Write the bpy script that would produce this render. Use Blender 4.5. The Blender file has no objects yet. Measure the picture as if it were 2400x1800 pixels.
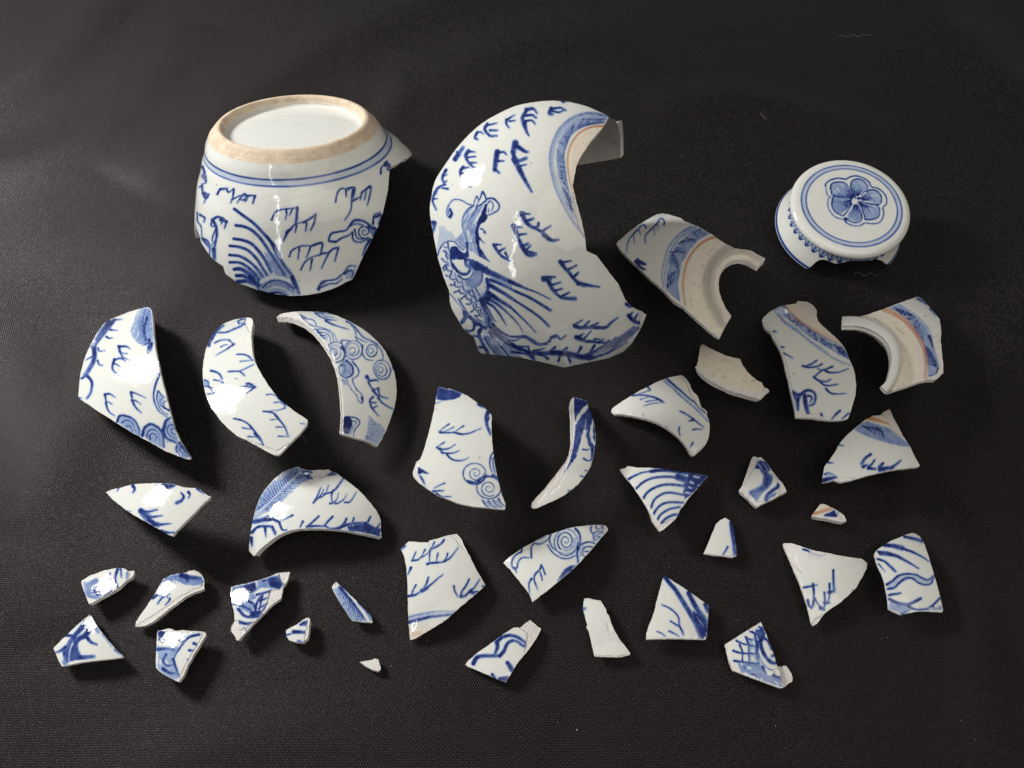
import bpy, math, re
import numpy as np
from mathutils import Vector
from mathutils.geometry import delaunay_2d_cdt

# ---------------------------------------------------------------- camera, world, light, exposure
S = bpy.context.scene
COL = S.collection
DIST, PITCH, FPX = .45, math.radians(56), 1800.0           # photograph is 2400 x 1800
CAM = np.array([0, -DIST*math.cos(PITCH), DIST*math.sin(PITCH)])
FW = -CAM/np.linalg.norm(CAM); RT = np.array([1., 0, 0]); UP = np.cross(RT, FW)
cam = bpy.data.cameras.new('camera'); cam_o = bpy.data.objects.new('camera', cam); COL.objects.link(cam_o)
cam.lens = 27; cam.sensor_width = 36; cam.clip_start = .01; cam.clip_end = 20
cam_o.location = CAM; cam_o.rotation_euler = (math.pi/2-PITCH, 0, 0)
S.camera = cam_o
W = bpy.data.worlds.new('World'); S.world = W; W.use_nodes = True
bg = W.node_tree.nodes['Background']; bg.inputs[0].default_value = (.98, .97, 1.0, 1); bg.inputs[1].default_value = .11
S.view_settings.view_transform = 'Standard'; S.view_settings.look = 'None'; S.view_settings.exposure = 0
S.render.engine = 'CYCLES'; S.cycles.max_bounces = 6
def lamp(name, loc, target, sx, sy, power, color):
    l = bpy.data.lights.new(name, 'AREA'); l.shape = 'ELLIPSE' if sx > 1 else 'RECTANGLE'; l.size = sx; l.size_y = sy; l.energy = power; l.color = color
    o = bpy.data.objects.new(name, l); COL.objects.link(o); o.location = loc
    o.rotation_euler = (Vector(target)-Vector(loc)).to_track_quat('-Z', 'Y').to_euler(); return o
lamp('window_light', (-.80, .40, .57), (-.02, .03, 0), .18, .28, 10.2, (1, .985, .96))
lamp('room_light', (.35, -.55, 1.25), (0, .05, 0), 1.5, 1.3, 6.8, (1, .90, .79))

# narrow gap of daylight behind the photographer: the tall streaks on the jar
st = lamp('daylight_gap', (-.64, -.78, .78), (0, .1, 0), .035, 1.1, 1.7, (.98, .99, 1))
zc = (Vector((-.64, -.78, .78))-Vector((0, .1, .03))).normalized(); yc = Vector((.08, .65, .85)); yc = (yc-zc*yc.dot(zc)).normalized(); xc = yc.cross(zc)
from mathutils import Matrix
st.rotation_euler = Matrix((xc, yc, zc)).transposed().to_euler()

# ---------------------------------------------------------------- photo pixel <-> place
def proj(P):
    v = P-CAM; z = v@FW
    return np.stack([1200+FPX*(v@RT)/z, 900-FPX*(v@UP)/z], -1)
def rays(px):
    d = FW*FPX+np.outer(px[:, 0]-1200, RT)+np.outer(900-px[:, 1], UP)
    return d/np.linalg.norm(d, axis=1)[:, None]
def on_table(px, z=0.):
    d = rays(px); return CAM+d*((z-CAM[2])/d[:, 2])[:, None]
def on_sphere(px, C, R, off=0., far=False):
    d = rays(px); o = CAM-C; b = d@o; c = o@o-(R+off)**2
    q = np.sqrt(np.maximum(b*b-c, 0)); t = -b+q if far else -b-q
    P = CAM+d*t[:, None]; n = P-C; n /= np.linalg.norm(n, axis=1)[:, None]
    return P, n

# ---------------------------------------------------------------- 2-d tools
def pts(s, crop=None):
    p = np.array([[float(v) for v in q.split(',')] for q in s.split()])
    if crop: x0, y0, k = CR[crop]; p = p/k+[x0, y0]
    return p
def vnoise(p, seed=0.):
    def h(i, j): return np.modf(np.abs(np.sin(i*127.1+j*311.7+seed*74.7)*43758.5453))[0]
    i = np.floor(p[:, 0]); j = np.floor(p[:, 1]); f = p-np.stack([i, j], 1); f = f*f*(3-2*f)
    a = h(i, j)*(1-f[:, 0])+h(i+1, j)*f[:, 0]; b = h(i, j+1)*(1-f[:, 0])+h(i+1, j+1)*f[:, 0]
    return a*(1-f[:, 1])+b*f[:, 1]
def smooth(line, k=5):
    if len(line) < 3: 
        t = np.linspace(0, 1, 4)[:, None]; return line[0]*(1-t)+line[-1]*t
    P = np.vstack([2*line[0]-line[1], line, 2*line[-1]-line[-2]]); out = []
    for i in range(1, len(P)-2):
        for t in np.arange(k)/k:
            a, b, c, d = P[i-1], P[i], P[i+1], P[i+2]
            out.append(.5*((2*b)+(c-a)*t+(2*a-5*b+4*c-d)*t*t+(3*b-a-3*c+d)*t**3))
    out.append(line[-1]); return np.array(out)
def seg_dist(p, line):
    A = line[:-1]; D = line[1:]-A; L = np.maximum((D*D).sum(1), 1e-9)
    best = np.full(len(p), 1e9); par = np.zeros(len(p)); m = len(A)
    for i in range(m):
        v = p-A[i]; t = np.clip((v@D[i])/L[i], 0, 1); q = v-t[:, None]*D[i]; d = (q*q).sum(1)
        w = d < best; best[w] = d[w]; par[w] = (i+t[w])/m
    return np.sqrt(best), par
def inside(p, poly):
    r = np.zeros(len(p), bool); x, y = p[:, 0], p[:, 1]; q = np.roll(poly, -1, 0)
    for (x1, y1), (x2, y2) in zip(poly, q):
        if y1 == y2: continue
        c = (y1 > y) != (y2 > y); r ^= c & (x < (x2-x1)*(y-y1)/(y2-y1)+x1)
    return r
def sstep(a, b, x):
    t = np.clip((x-a)/(b-a), 0, 1); return t*t*(3-2*t)

# ---------------------------------------------------------------- brush: flat underglaze decoration baked per vertex
def bake(px, spec, crop):
    k = CR[crop][2]; N = len(px)
    A = {c: np.zeros(N) for c in ('cobalt', 'chip', 'bare', 'rust', 'mark')}
    wob = (vnoise(px/3.1, 1)-.5)*.7; tex = .78+.34*vnoise(px/5.0, 2); tex2 = .82+.32*vnoise(px/9.0, 5)
    def near(P, m):
        lo = P.min(0)-m; hi = P.max(0)+m
        return np.nonzero((px[:, 0] > lo[0]) & (px[:, 0] < hi[0]) & (px[:, 1] > lo[1]) & (px[:, 1] < hi[1]))[0]
    def stroke(line, w0, w1, val, ch='cobalt', mode='max', halo=True, raw=False):
        L = line if raw else smooth(line); ix = near(L, max(w0, w1)/2+7)
        if not len(ix): return
        d, t = seg_dist(px[ix], L); e = d-(w0+(w1-w0)*t)/2+wob[ix]
        wd = (w0+(w1-w0)*t)/2; v = (1-sstep(-1.4, 1.3, e))
        if mode == 'erase': A[ch][ix] *= 1-(1-sstep(-1.6, 1.6, e))*.8; return
        v = v*val*(tex[ix]*(.74+.34*(1-sstep(-wd, 0, e))) if ch == 'cobalt' else 1)*(1.04-.36*t)
        if ch == 'cobalt' and halo: v = np.maximum(v, .15*val*np.exp(-np.maximum(e, 0)/2.6))
        A[ch][ix] = np.maximum(A[ch][ix], v)
    def fill(P, val, ch):
        ix = near(P, 5)
        if not len(ix): return
        q = px[ix]; d, _ = seg_dist(q, np.vstack([P, P[:1]])); sd = np.where(inside(q, P), -d, d)
        r = 1.6 if ch == 'cobalt' else .9
        sd = sd+(vnoise(q/4., 7)-.5)*(2.5 if ch in ('chip', 'cobalt') else 1.)
        v = (1-sstep(-r, r, sd))*val*(tex2[ix] if ch == 'cobalt' else 1)
        A[ch][ix] = np.maximum(A[ch][ix], v)
        if ch == 'chip': A['cobalt'][ix] *= 1-(1-sstep(-r, r, sd))*min(1, val)*.97
    num = r'([\d.]+)(?:-([\d.]+))?'
    for it in re.split(r'[;\n]', spec):
        it = it.strip()
        if not it: continue
        if it[0] == '%': crop = it[1]; k = CR[crop][2]; continue
        f = it[0]
        val = re.search(r'@([\d.]+)', it); v = float(val.group(1)) if val else None
        it = re.sub(r'@[\d.]+', '', it)
        if f in '0123456789':
            m = re.match(num+r'\s*:(.*)', it); w0 = float(m[1])/k; w1 = float(m[2] or float(m[1])*.8)/k
            if v != 0: stroke(pts(m[3], crop), w0*1.1+.3, w1*1.1+.2, .86 if v is None else v)
        elif f == 'W':
            m = re.match('W'+num+r'\s*:(.*)', it); w0 = float(m[1])/k; stroke(pts(m[3], crop), w0, w0*.8, 1, mode='erase')
        elif f in 'FCB':
            m = re.match(r'[FCB](\.\d+)?\s*:(.*)', it); a = float(m[1]) if m[1] else (v or 1.)
            fill(pts(m[2], crop), a*.72 if f == 'F' and a < .62 else a, dict(F='cobalt', C='chip', B='bare')[f])
        elif f == 'O':
            m = re.match(r'O\s*(?:'+num+r')?\s*:(.*)', it); w0 = float(m[1] or 30)/k; w1 = float(m[2])/k if m[2] else w0
            stroke(pts(m[3], crop), w0, w1, 1.1 if v is None else v, 'rust')
        elif f == 'M':
            stroke(pts(it.split(':')[1], crop), 2.2, 1.6, v or .6, 'mark')
        elif f == 'D':
            m = it.split(':')[1].split(); c = pts(m[0], crop); r = float(m[1])/k
            stroke(np.vstack([c, c+.1]), 2*r, 2*r, v or .8, 'mark')
        elif f == 'H':
            m = re.match(r'H(\.?\d*)\s+([\d.]+)\s+'+num+r'\s+(-?[\d.]+)\s*:(.*)\|(.*)', it)
            a = float(m[1] or .9); n = int(float(m[2])); sc = (1.4, .78) if n <= 12 else (1, 1); n = int(n*sc[0]); w0 = float(m[3])/k*sc[1]; w1 = float(m[4] or m[3])/k*sc[1]; sh = float(m[5])
            P = smooth(pts(m[6], crop), 12); Q = smooth(pts(m[7], crop), 12)
            at = lambda L, t: np.array([np.interp(t, np.linspace(0, 1, len(L)), L[:, c]) for c in (0, 1)])
            for i in range(n):
                t = (i+.5)/n; u = t+sh
                if not 0 <= u <= 1: t, u = np.clip(t-sh*.5, 0, 1), np.clip(t+sh*.5, 0, 1)
                j = (vnoise(np.array([[i*7.3, a*50+sh*31]]))[0]-.5)*.6/n
                p, q = at(P, t), at(Q, np.clip(u+j, 0, 1)); mid = (p+q)/2+(q-p)[::-1]*[.05, -.05]
                stroke(np.array([p, mid, q]), w0, w1, a, halo=False)
        elif f in 'ES':
            m = re.match(r'[ES]([\d.]+)\s+(\S+)\s+([\d.]+),([\d.]+)\s+(.*)', it); w0 = float(m[1])/k
            c = pts(m[2], crop)[0]; rx, ry = float(m[3])/k, float(m[4])/k; r = [float(z) for z in m[5].split()]
            if f == 'E': t = np.linspace(0, 2*np.pi, 40); s = np.ones(40); rot = r[0]
            else: t = np.linspace(0, 2*np.pi*r[0], 50)+r[1]; s = np.linspace(1, .12, 50); rot = 0
            X, Y = rx*s*np.cos(t), ry*s*np.sin(t)
            stroke(np.stack([c[0]+X*math.cos(rot)-Y*math.sin(rot), c[1]+X*math.sin(rot)+Y*math.cos(rot)], 1), w0, w0*.8, v or .86, raw=True)
    return A

# ---------------------------------------------------------------- mesh building
def add_mesh(name, V, F, mats, matidx, smoothf, attrs=None, parent=None):
    V = np.asarray(V, np.float32); F = np.asarray(F, np.int32); w = F.shape[1]
    me = bpy.data.meshes.new(name); me.vertices.add(len(V)); me.vertices.foreach_set('co', V.ravel())
    me.loops.add(F.size); me.loops.foreach_set('vertex_index', F.ravel())
    me.polygons.add(len(F)); me.polygons.foreach_set('loop_start', np.arange(0, F.size, w, dtype=np.int32))
    me.polygons.foreach_set('loop_total', np.full(len(F), w, np.int32))
    for m in mats: me.materials.append(m)
    me.polygons.foreach_set('material_index', np.asarray(matidx, np.int32)); me.polygons.foreach_set('use_smooth', np.asarray(smoothf, bool))
    if attrs:
        for nm, keys in (('paint', ('cobalt', 'chip', 'bare')), ('stain', ('rust', 'mark', 'zero'))):
            a = me.attributes.new(nm, 'FLOAT_COLOR', 'POINT'); c = np.zeros((len(V), 4), np.float32); c[:, 3] = 1
            for i, kx in enumerate(keys):
                if kx in attrs: c[:len(attrs[kx]), i] = attrs[kx]
            a.data.foreach_set('color', c.ravel())
    me.update(calc_edges=True); me.validate()
    o = bpy.data.objects.new(name, me); COL.objects.link(o)
    if parent: o.parent = parent
    return o
def tag(o, label, cat, group=None, kind=None):
    o['label'] = label; o['category'] = cat
    if group: o['group'] = group
    if kind: o['kind'] = kind
def origin_to(o, c):
    me = o.data; c = np.asarray(c, float); V = np.zeros(len(me.vertices)*3, np.float32); me.vertices.foreach_get('co', V)
    me.vertices.foreach_set('co', (V.reshape(-1, 3)-c.astype(np.float32)).ravel()); o.location = c

def resample(poly, step, rag, seed, curvy=None):
    P, par = [], []; n = len(poly)
    for i in range(n):
        a, b = poly[i], poly[(i+1) % n]; L = np.linalg.norm(b-a); m = max(1, int(round(L/step)))
        nrm = np.array([b[1]-a[1], a[0]-b[0]])/max(L, 1e-6)
        for j in range(m):
            t = j/m; q = a*(1-t)+b*t
            if curvy and curvy[0]-.7 <= i <= curvy[1]-.6:      # silhouettes are round, only breaks are angular
                p0, p3 = poly[i-1], poly[(i+2) % n]; q = .5*(2*a+(b-p0)*t+(2*p0-5*a+4*b-p3)*t*t+(3*a-p0-3*b+p3)*t**3)
            w = (vnoise(q[None]/3.3, seed)[0]-.5)*1.3+(vnoise(q[None]/9., seed+3)[0]-.5)*1.6
            P.append(q+nrm*w*rag); par.append(i+t)
    return np.array(P), np.array(par)
def grid_in(P, step):
    lo, hi = P.min(0), P.max(0); xs = np.arange(lo[0], hi[0], step); ys = np.arange(lo[1], hi[1], step*.9)
    G = np.stack(np.meshgrid(xs, ys), -1); G[1::2, :, 0] += step/2; G = G.reshape(-1, 2)
    G = G[inside(G, P)]; L = np.vstack([P, P[:1]]); keep = np.ones(len(G), bool)
    for s in range(0, len(G), 20000):
        keep[s:s+20000] = seg_dist(G[s:s+20000], L)[0] > step*.6
    return G[keep]
def triangulate(P, step):
    G = grid_in(P, step); n = len(P); allp = [Vector(p) for p in np.vstack([P, G])]
    r = delaunay_2d_cdt(allp, [(i, (i+1) % n) for i in range(n)], [], 1, 1e-5)
    q = np.array([v[:] for v in r[0]]); F = np.array([f[:] for f in r[2]])
    # map back: boundary loop indices
    idx = {}
    for new, olds in enumerate(r[3]):
        for o_ in olds: idx[o_] = new
    loop = [idx[i] for i in range(n)]
    keep = [loop[0]]
    for v in loop[1:]:
        if v != keep[-1] and v != keep[0]: keep.append(v)
    return q, F, keep, idx

STEP = 2.1
def shell(name, px_outline, surf, spec, crop, t, mats, rag=.5, step=None, wrap=None, seed=1, wrap_len=0., C=None):
    """A curved piece: glazed face traced from the photograph, real thickness, ragged broken edge all round."""
    P, par = resample(px_outline, 2.3, rag, seed, wrap)
    q, F, loop, idx = triangulate(P, step or STEP)
    a, b, c = q[F[:, 0]], q[F[:, 1]], q[F[:, 2]]
    ar = (b[:, 0]-a[:, 0])*(c[:, 1]-a[:, 1])-(b[:, 1]-a[:, 1])*(c[:, 0]-a[:, 0])
    F = np.where((ar > 0)[:, None], F[:, ::-1], F)            # image y points down: outward faces
    V, N = surf(q); A = bake(q, spec, crop) if spec else {}
    nb = len(q)
    if wrap:                                                  # carry the wall on past its silhouette, down to the cloth
        sel = [k for k, i in enumerate(range(len(P))) if wrap[0] <= par[k] <= wrap[1]]
        ids = []
        for k in sel:
            if idx[k] not in ids: ids.append(idx[k])
        m = len(ids); K = 14; prev = ids; newV, newN, newF = [], [], []
        base = V[ids]; n0 = (base-C); R = np.linalg.norm(n0, axis=1)[:, None]; n0 = n0/R
        vd = base-CAM; vd /= np.linalg.norm(vd, axis=1)[:, None]
        td = vd-(vd*n0).sum(1)[:, None]*n0; td /= np.linalg.norm(td, axis=1)[:, None]
        nc = n0-(n0*vd).sum(1)[:, None]*vd; nc /= np.linalg.norm(nc, axis=1)[:, None]
        path = lambda g: base+R*(vd*g-nc*g*g*.55)
        angs = np.linspace(0, wrap_len, 90); amax = np.zeros(m); live = np.ones(m, bool)
        for g in angs:
            live &= path(g)[:, 2] > .002; amax = np.where(live, g, amax)
        taper = np.minimum(1, np.minimum(np.arange(m), m-1-np.arange(m))/10.); amax = amax*taper
        cur = nb
        for s in range(1, K+1):
            g = (amax*s/K)[:, None]; ph = vd-nc*1.1*g; nn = nc+vd*1.1*g; nn = nn/np.linalg.norm(nn, axis=1)[:, None]
            mixn = min(1, s/3); nn = n0*(1-mixn)+nn*mixn; nn /= np.linalg.norm(nn, axis=1)[:, None]
            newV.append(path(g)); newN.append(nn)
            now = [cur+i for i in range(m)]; now[0] = ids[0]; now[-1] = ids[-1]; cur += m
            for i in range(m-1):
                quad = (prev[i], prev[i+1], now[i+1], now[i])
                for tri in ((quad[0], quad[1], quad[2]), (quad[0], quad[2], quad[3])):
                    if len(set(tri)) == 3: newF.append(tri)
            prev = now
        V = np.vstack([V]+newV); N = np.vstack([N]+newN)
        nf = np.array(newF); cc = V[nf].mean(1)-C; fn = np.cross(V[nf[:, 1]]-V[nf[:, 0]], V[nf[:, 2]]-V[nf[:, 0]])
        fl = (fn*cc).sum(1) < 0; nf[fl] = nf[fl][:, ::-1]; F = np.vstack([F, nf])
        i0 = loop.index(ids[0]); loop = loop[i0:]+loop[:i0]
        loop = prev+loop[len(ids):]
    n = len(V); L = np.array(loop); m = len(L)
    inner = V-N*t
    rng = np.random.RandomState(seed)
    r1 = V[L]*.66+inner[L]*.34; r2 = V[L]*.3+inner[L]*.7
    ctr = V[L].mean(0)
    jit = (np.convolve(np.tile(rng.rand(m)-.5, 3), np.ones(3)/3, 'same')[m:2*m])[:, None]
    r1 = r1+(r1-ctr)/np.linalg.norm(r1-ctr, axis=1)[:, None]*jit*t*.35
    r2 = r2+(r2-ctr)/np.linalg.norm(r2-ctr, axis=1)[:, None]*(jit[::-1]*t*.4-.08*t)
    allV = np.vstack([V, inner, V[L], r1, r2, inner[L]])
    Fs = [F, F[:, ::-1]+n]; mi = [np.zeros(len(F)), np.full(len(F), 1)]
    b0 = 2*n; a_ = np.arange(m); c_ = (a_+1) % m; W_ = []
    for k in range(3):
        p0, p1 = b0+k*m, b0+(k+1)*m
        W_ += [np.stack([p0+a_, p1+a_, p1+c_], 1), np.stack([p0+a_, p1+c_, p0+c_], 1)]
    W_ = np.vstack(W_); mid = allV[W_].mean(1)-ctr
    fn = np.cross(allV[W_[:, 1]]-allV[W_[:, 0]], allV[W_[:, 2]]-allV[W_[:, 0]])
    if ((fn*mid).sum(1) < 0).sum() > len(W_)/2: W_ = W_[:, ::-1]
    Fs.append(W_); mi.append(np.full(len(W_), 2)); F = np.vstack(Fs); mi = np.concatenate(mi)
    for kx in A: A[kx] = np.concatenate([A[kx], np.zeros(len(allV)-nb)])
    return allV, F, mi, mi < 2, A

def rest(px_outline, R, t, tilt):
    o = px_outline; c = o.mean(0)[None]; n = np.array([tilt[0], tilt[1], 1.]); n /= np.linalg.norm(n); h = .003
    for _ in range(60):                                       # flatten the curve until the whole face is seen
        for _ in range(25):
            P0 = on_table(c, h)[0]; C = P0-R*n
            P, N = on_sphere(o, C, R); z = (P-N*t)[:, 2].min(); z = min(z, P[:, 2].min()); h -= z*.9
        v = (CAM-P)/np.linalg.norm(CAM-P, axis=1)[:, None]
        if (v*N).sum(1).min() > .14: break
        R *= 1.04
    return C, R

# ---------------------------------------------------------------- materials
def newmat(name):
    m = bpy.data.materials.new(name); m.use_nodes = True; nt = m.node_tree; return m, nt, nt.nodes['Principled BSDF']
class NG:
    def __init__(s, nt): s.nt = nt
    def n(s, t, **k):
        x = s.nt.nodes.new(t)
        for a, b in k.items(): setattr(x, a, b)
        return x
    def l(s, a, b): s.nt.links.new(a, b)
    def math(s, op, a, b=None, c=None):
        x = s.n('ShaderNodeMath', operation=op)
        for i, v in enumerate((a, b, c)):
            if v is None: continue
            if isinstance(v, (int, float)): x.inputs[i].default_value = v
            else: s.l(v, x.inputs[i])
        return x.outputs[0]
    def mix(s, f, a, b):
        x = s.n('ShaderNodeMix', data_type='RGBA')
        if isinstance(f, (int, float)): x.inputs[0].default_value = f
        else: s.l(f, x.inputs[0])
        for i, v in ((6, a), (7, b)):
            if isinstance(v, tuple): x.inputs[i].default_value = v+(1,)
            else: s.l(v, x.inputs[i])
        return x.outputs[2]
    def noise(s, scale, detail=3, rough=.5, vec=None):
        x = s.n('ShaderNodeTexNoise'); x.inputs['Scale'].default_value = scale; x.inputs['Detail'].default_value = detail; x.inputs['Roughness'].default_value = rough
        if vec is not None: s.l(vec, x.inputs['Vector'])
        return x.outputs['Fac']
    def ramp(s, f, stops):
        x = s.n('ShaderNodeValToRGB'); e = x.color_ramp.elements
        while len(e) < len(stops): e.new(.5)
        for i, (p, c) in enumerate(stops): e[i].position = p; e[i].color = c+(1,)
        s.l(f, x.inputs[0]); return x.outputs[0]
    def bump(s, h, strength, dist, normal=None):
        x = s.n('ShaderNodeBump'); x.inputs['Strength'].default_value = strength; x.inputs['Distance'].default_value = dist
        s.l(h, x.inputs['Height'])
        if normal is not None: s.l(normal, x.inputs['Normal'])
        return x.outputs[0]

def porcelain():
    m, nt, b = newmat('painted_porcelain'); g = NG(nt)
    tc = g.n('ShaderNodeTexCoord').outputs['Object']
    a1 = g.n('ShaderNodeAttribute', attribute_name='paint'); s1 = g.n('ShaderNodeSeparateColor'); g.l(a1.outputs['Color'], s1.inputs[0])
    a2 = g.n('ShaderNodeAttribute', attribute_name='stain'); s2 = g.n('ShaderNodeSeparateColor'); g.l(a2.outputs['Color'], s2.inputs[0])
    cob, chip, bare = s1.outputs; rust, mark, _ = s2.outputs
    fine = g.noise(900, 4, .6, tc); broad = g.noise(60, 2, .5, tc)
    glaze = g.mix(broad, (.77, .785, .735), (.815, .825, .775))
    speck = g.math('GREATER_THAN', g.noise(420, 2, .6, tc), .81)
    glaze = g.mix(g.math('MULTIPLY', speck, .35), glaze, (.30, .24, .16))
    cobn = g.math('MULTIPLY', cob, g.math('ADD', .93, g.math('MULTIPLY', fine, .36)))
    blue = g.ramp(cobn, [(0, (.77, .79, .75)), (.14, (.60, .66, .72)), (.36, (.32, .42, .63)), (.58, (.105, .17, .42)), (.82, (.028, .052, .22)), (1, (.012, .022, .12))])
    col = g.mix(g.math('MINIMUM', 1, g.math('MULTIPLY', cobn, 9)), glaze, blue)
    bn = g.n('ShaderNodeMapping'); bn.inputs['Scale'].default_value = (1, 1, 1); g.l(tc, bn.inputs[0])
    barec = g.ramp(g.noise(300, 5, .65, tc), [(.25, (.80, .69, .53)), (.5, (.91, .83, .69)), (.8, (.95, .89, .78))])
    col = g.mix(bare, col, barec)
    col = g.mix(g.math('MULTIPLY', rust, .85), col, (.62, .27, .10))
    chipc = g.ramp(g.noise(700, 5, .6, tc), [(.2, (.75, .71, .67)), (.6, (.87, .84, .80))])
    col = g.mix(chip, col, chipc)
    col = g.mix(mark, col, (.10, .06, .04))
    g.l(col, b.inputs['Base Color'])
    dull = g.math('MAXIMUM', chip, bare)
    g.l(g.math('ADD', .07, g.math('MULTIPLY', dull, .55)), b.inputs['Roughness'])
    h1 = g.bump(g.math('ADD', g.noise(130, 2, .5, tc), g.math('MULTIPLY', cobn, g.math('MULTIPLY', fine, .12))), .11, .0022)
    h2 = g.n('ShaderNodeBump'); h2.inputs['Distance'].default_value = .0007; g.l(g.noise(1300, 5, .65, tc), h2.inputs['Height']); g.l(g.math('MULTIPLY', dull, .8), h2.inputs['Strength']); g.l(h1, h2.inputs['Normal'])
    dp = g.n('ShaderNodeBump'); dp.inputs['Distance'].default_value = .0006; dp.inputs['Strength'].default_value = .8; dp.invert = True; g.l(chip, dp.inputs['Height']); g.l(h2.outputs[0], dp.inputs['Normal'])
    g.l(dp.outputs[0], b.inputs['Normal'])
    b.inputs['Specular IOR Level'].default_value = .55
    b.inputs['Subsurface Weight'].default_value = .12; b.inputs['Subsurface Radius'].default_value = (.0015, .0013, .001); b.inputs['Subsurface Scale'].default_value = 1
    return m
def plain(name, c1, c2, rough, bumps, scale=500):
    m, nt, b = newmat(name); g = NG(nt); tc = g.n('ShaderNodeTexCoord').outputs['Object']
    nz = g.noise(scale, 5, .62, tc)
    g.l(g.ramp(nz, [(.28, c1), (.7, c2)]), b.inputs['Base Color']); b.inputs['Roughness'].default_value = rough
    g.l(g.bump(g.noise(scale*2.3, 5, .65, tc), bumps, .0006), b.inputs['Normal']); return m, g, b, tc
M_GLAZE = porcelain()
M_INNER = plain('inner_glaze', (.70, .69, .64), (.78, .76, .70), .22, .12, 120)[0]
M_BREAK = plain('broken_edge', (.75, .72, .68), (.87, .84, .80), .75, .7, 900)[0]
def footmat():
    m, g, b, tc = plain('unglazed_foot', (.58, .44, .30), (.80, .68, .53), .7, .5, 160)
    x = g.math('GREATER_THAN', g.noise(520, 3, .7, tc), .66)
    src = b.inputs['Base Color'].links[0].from_socket
    dt = g.n('ShaderNodeVectorMath', operation='DOT_PRODUCT'); g.l(tc, dt.inputs[0]); dt.inputs[1].default_value = (.0078, .2782, .9605)
    cv = g.n('ShaderNodeCombineXYZ'); g.l(g.math('MULTIPLY', dt.outputs['Value'], 1600), cv.inputs[2]); rings = g.noise(1, 3, .6, cv.outputs[0])
    c2 = g.mix(g.math('MULTIPLY', g.math('GREATER_THAN', rings, .52), .35), src, (.52, .37, .24))
    g.l(g.mix(g.math('MULTIPLY', x, .7), c2, (.26, .14, .08)), b.inputs['Base Color']); return m
M_FOOT = footmat()
def clothmat():
    m, nt, b = newmat('woven_black_cloth'); g = NG(nt); tc = g.n('ShaderNodeTexCoord').outputs['Object']
    wn = g.n('ShaderNodeTexNoise'); wn.inputs['Scale'].default_value = 35; wn.inputs['Detail'].default_value = 4; g.l(tc, wn.inputs['Vector'])
    sub = g.n('ShaderNodeVectorMath', operation='SUBTRACT'); g.l(wn.outputs['Color'], sub.inputs[0]); sub.inputs[1].default_value = (.5, .5, .5)
    sc = g.n('ShaderNodeVectorMath', operation='SCALE'); g.l(sub.outputs[0], sc.inputs[0]); sc.inputs['Scale'].default_value = .0016
    ad = g.n('ShaderNodeVectorMath', operation='ADD'); g.l(tc, ad.inputs[0]); g.l(sc.outputs[0], ad.inputs[1])
    sp = g.n('ShaderNodeSeparateXYZ'); g.l(ad.outputs[0], sp.inputs[0])
    u = g.math('DIVIDE', sp.outputs[0], .00120); v = g.math('DIVIDE', sp.outputs[1], .00105)
    row = g.math('FLOOR', v); u2 = g.math('ADD', u, g.math('MULTIPLY', row, .5))
    fx = g.math('ABSOLUTE', g.math('SUBTRACT', g.math('FRACT', u2), .5)); fy = g.math('ABSOLUTE', g.math('SUBTRACT', g.math('FRACT', v), .5))
    d = g.math('SQRT', g.math('ADD', g.math('POWER', g.math('MULTIPLY', fx, 1.25), 2), g.math('POWER', fy, 2)))
    dot = g.math('SUBTRACT', 1, g.math('SMOOTH_MIN', g.math('MULTIPLY', d, 2.1), 1, .2))
    cell = g.n('ShaderNodeTexWhiteNoise', noise_dimensions='2D'); cv = g.n('ShaderNodeCombineXYZ'); g.l(g.math('FLOOR', u2), cv.inputs[0]); g.l(row, cv.inputs[1]); g.l(cv.outputs[0], cell.inputs['Vector'])
    k = g.math('MULTIPLY', dot, g.math('ADD', .45, g.math('MULTIPLY', cell.outputs['Value'], .9)))
    col = g.ramp(k, [(0, (.0008, .0007, .0007)), (.3, (.0042, .0033, .0035)), (1, (.068, .052, .054))])
    g.l(col, b.inputs['Base Color']); b.inputs['Roughness'].default_value = .44
    b.inputs['Specular IOR Level'].default_value = .30; b.inputs['Specular Tint'].default_value = (1, .9, .9, 1)
    b.inputs['Sheen Weight'].default_value = .05; b.inputs['Sheen Roughness'].default_value = .4; b.inputs['Sheen Tint'].default_value = (.9, .85, .85, 1)
    g.l(g.bump(g.math('ADD', k, g.math('MULTIPLY', g.noise(2500, 2, .5, tc), .4)), .8, .0005), b.inputs['Normal'])
    return m
M_CLOTH = clothmat()
MATS = [M_GLAZE, M_INNER, M_BREAK]

# ---------------------------------------------------------------- traced pieces
# crop = (x0, y0, zoom): points are read off an enlarged view of the photograph
CR = dict(A=(420,180,3.0167), B=(980,200,2.37), L=(1780,340,5.53), G=(160,700,4.1475), H=(440,700,4.148),
          I=(220,1080,5.53), J=(560,1060,5.53), Q=(100,1300,5.53), R=(500,1300,5.53), T=(900,880,4.88),
          K=(1200,900,5.183), U=(900,1220,5.53), V=(1140,1200,6.9125), W=(1060,1400,5.027), X=(1400,860,7.373),
          Y=(1430,480,4.88), Z=(1770,680,4.8087), a=(1600,780,9.2167), b=(1430,1060,5.027), c=(1880,940,5.531),
          d=(1800,1220,5.027), e=(1480,1330,5.53), M=(1010,430,8.295), N=(1040,620,6.912))
SH = []
def sherd(crop, label, outline, paint, **kw): SH.append((crop, label, outline, paint, kw))

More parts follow.
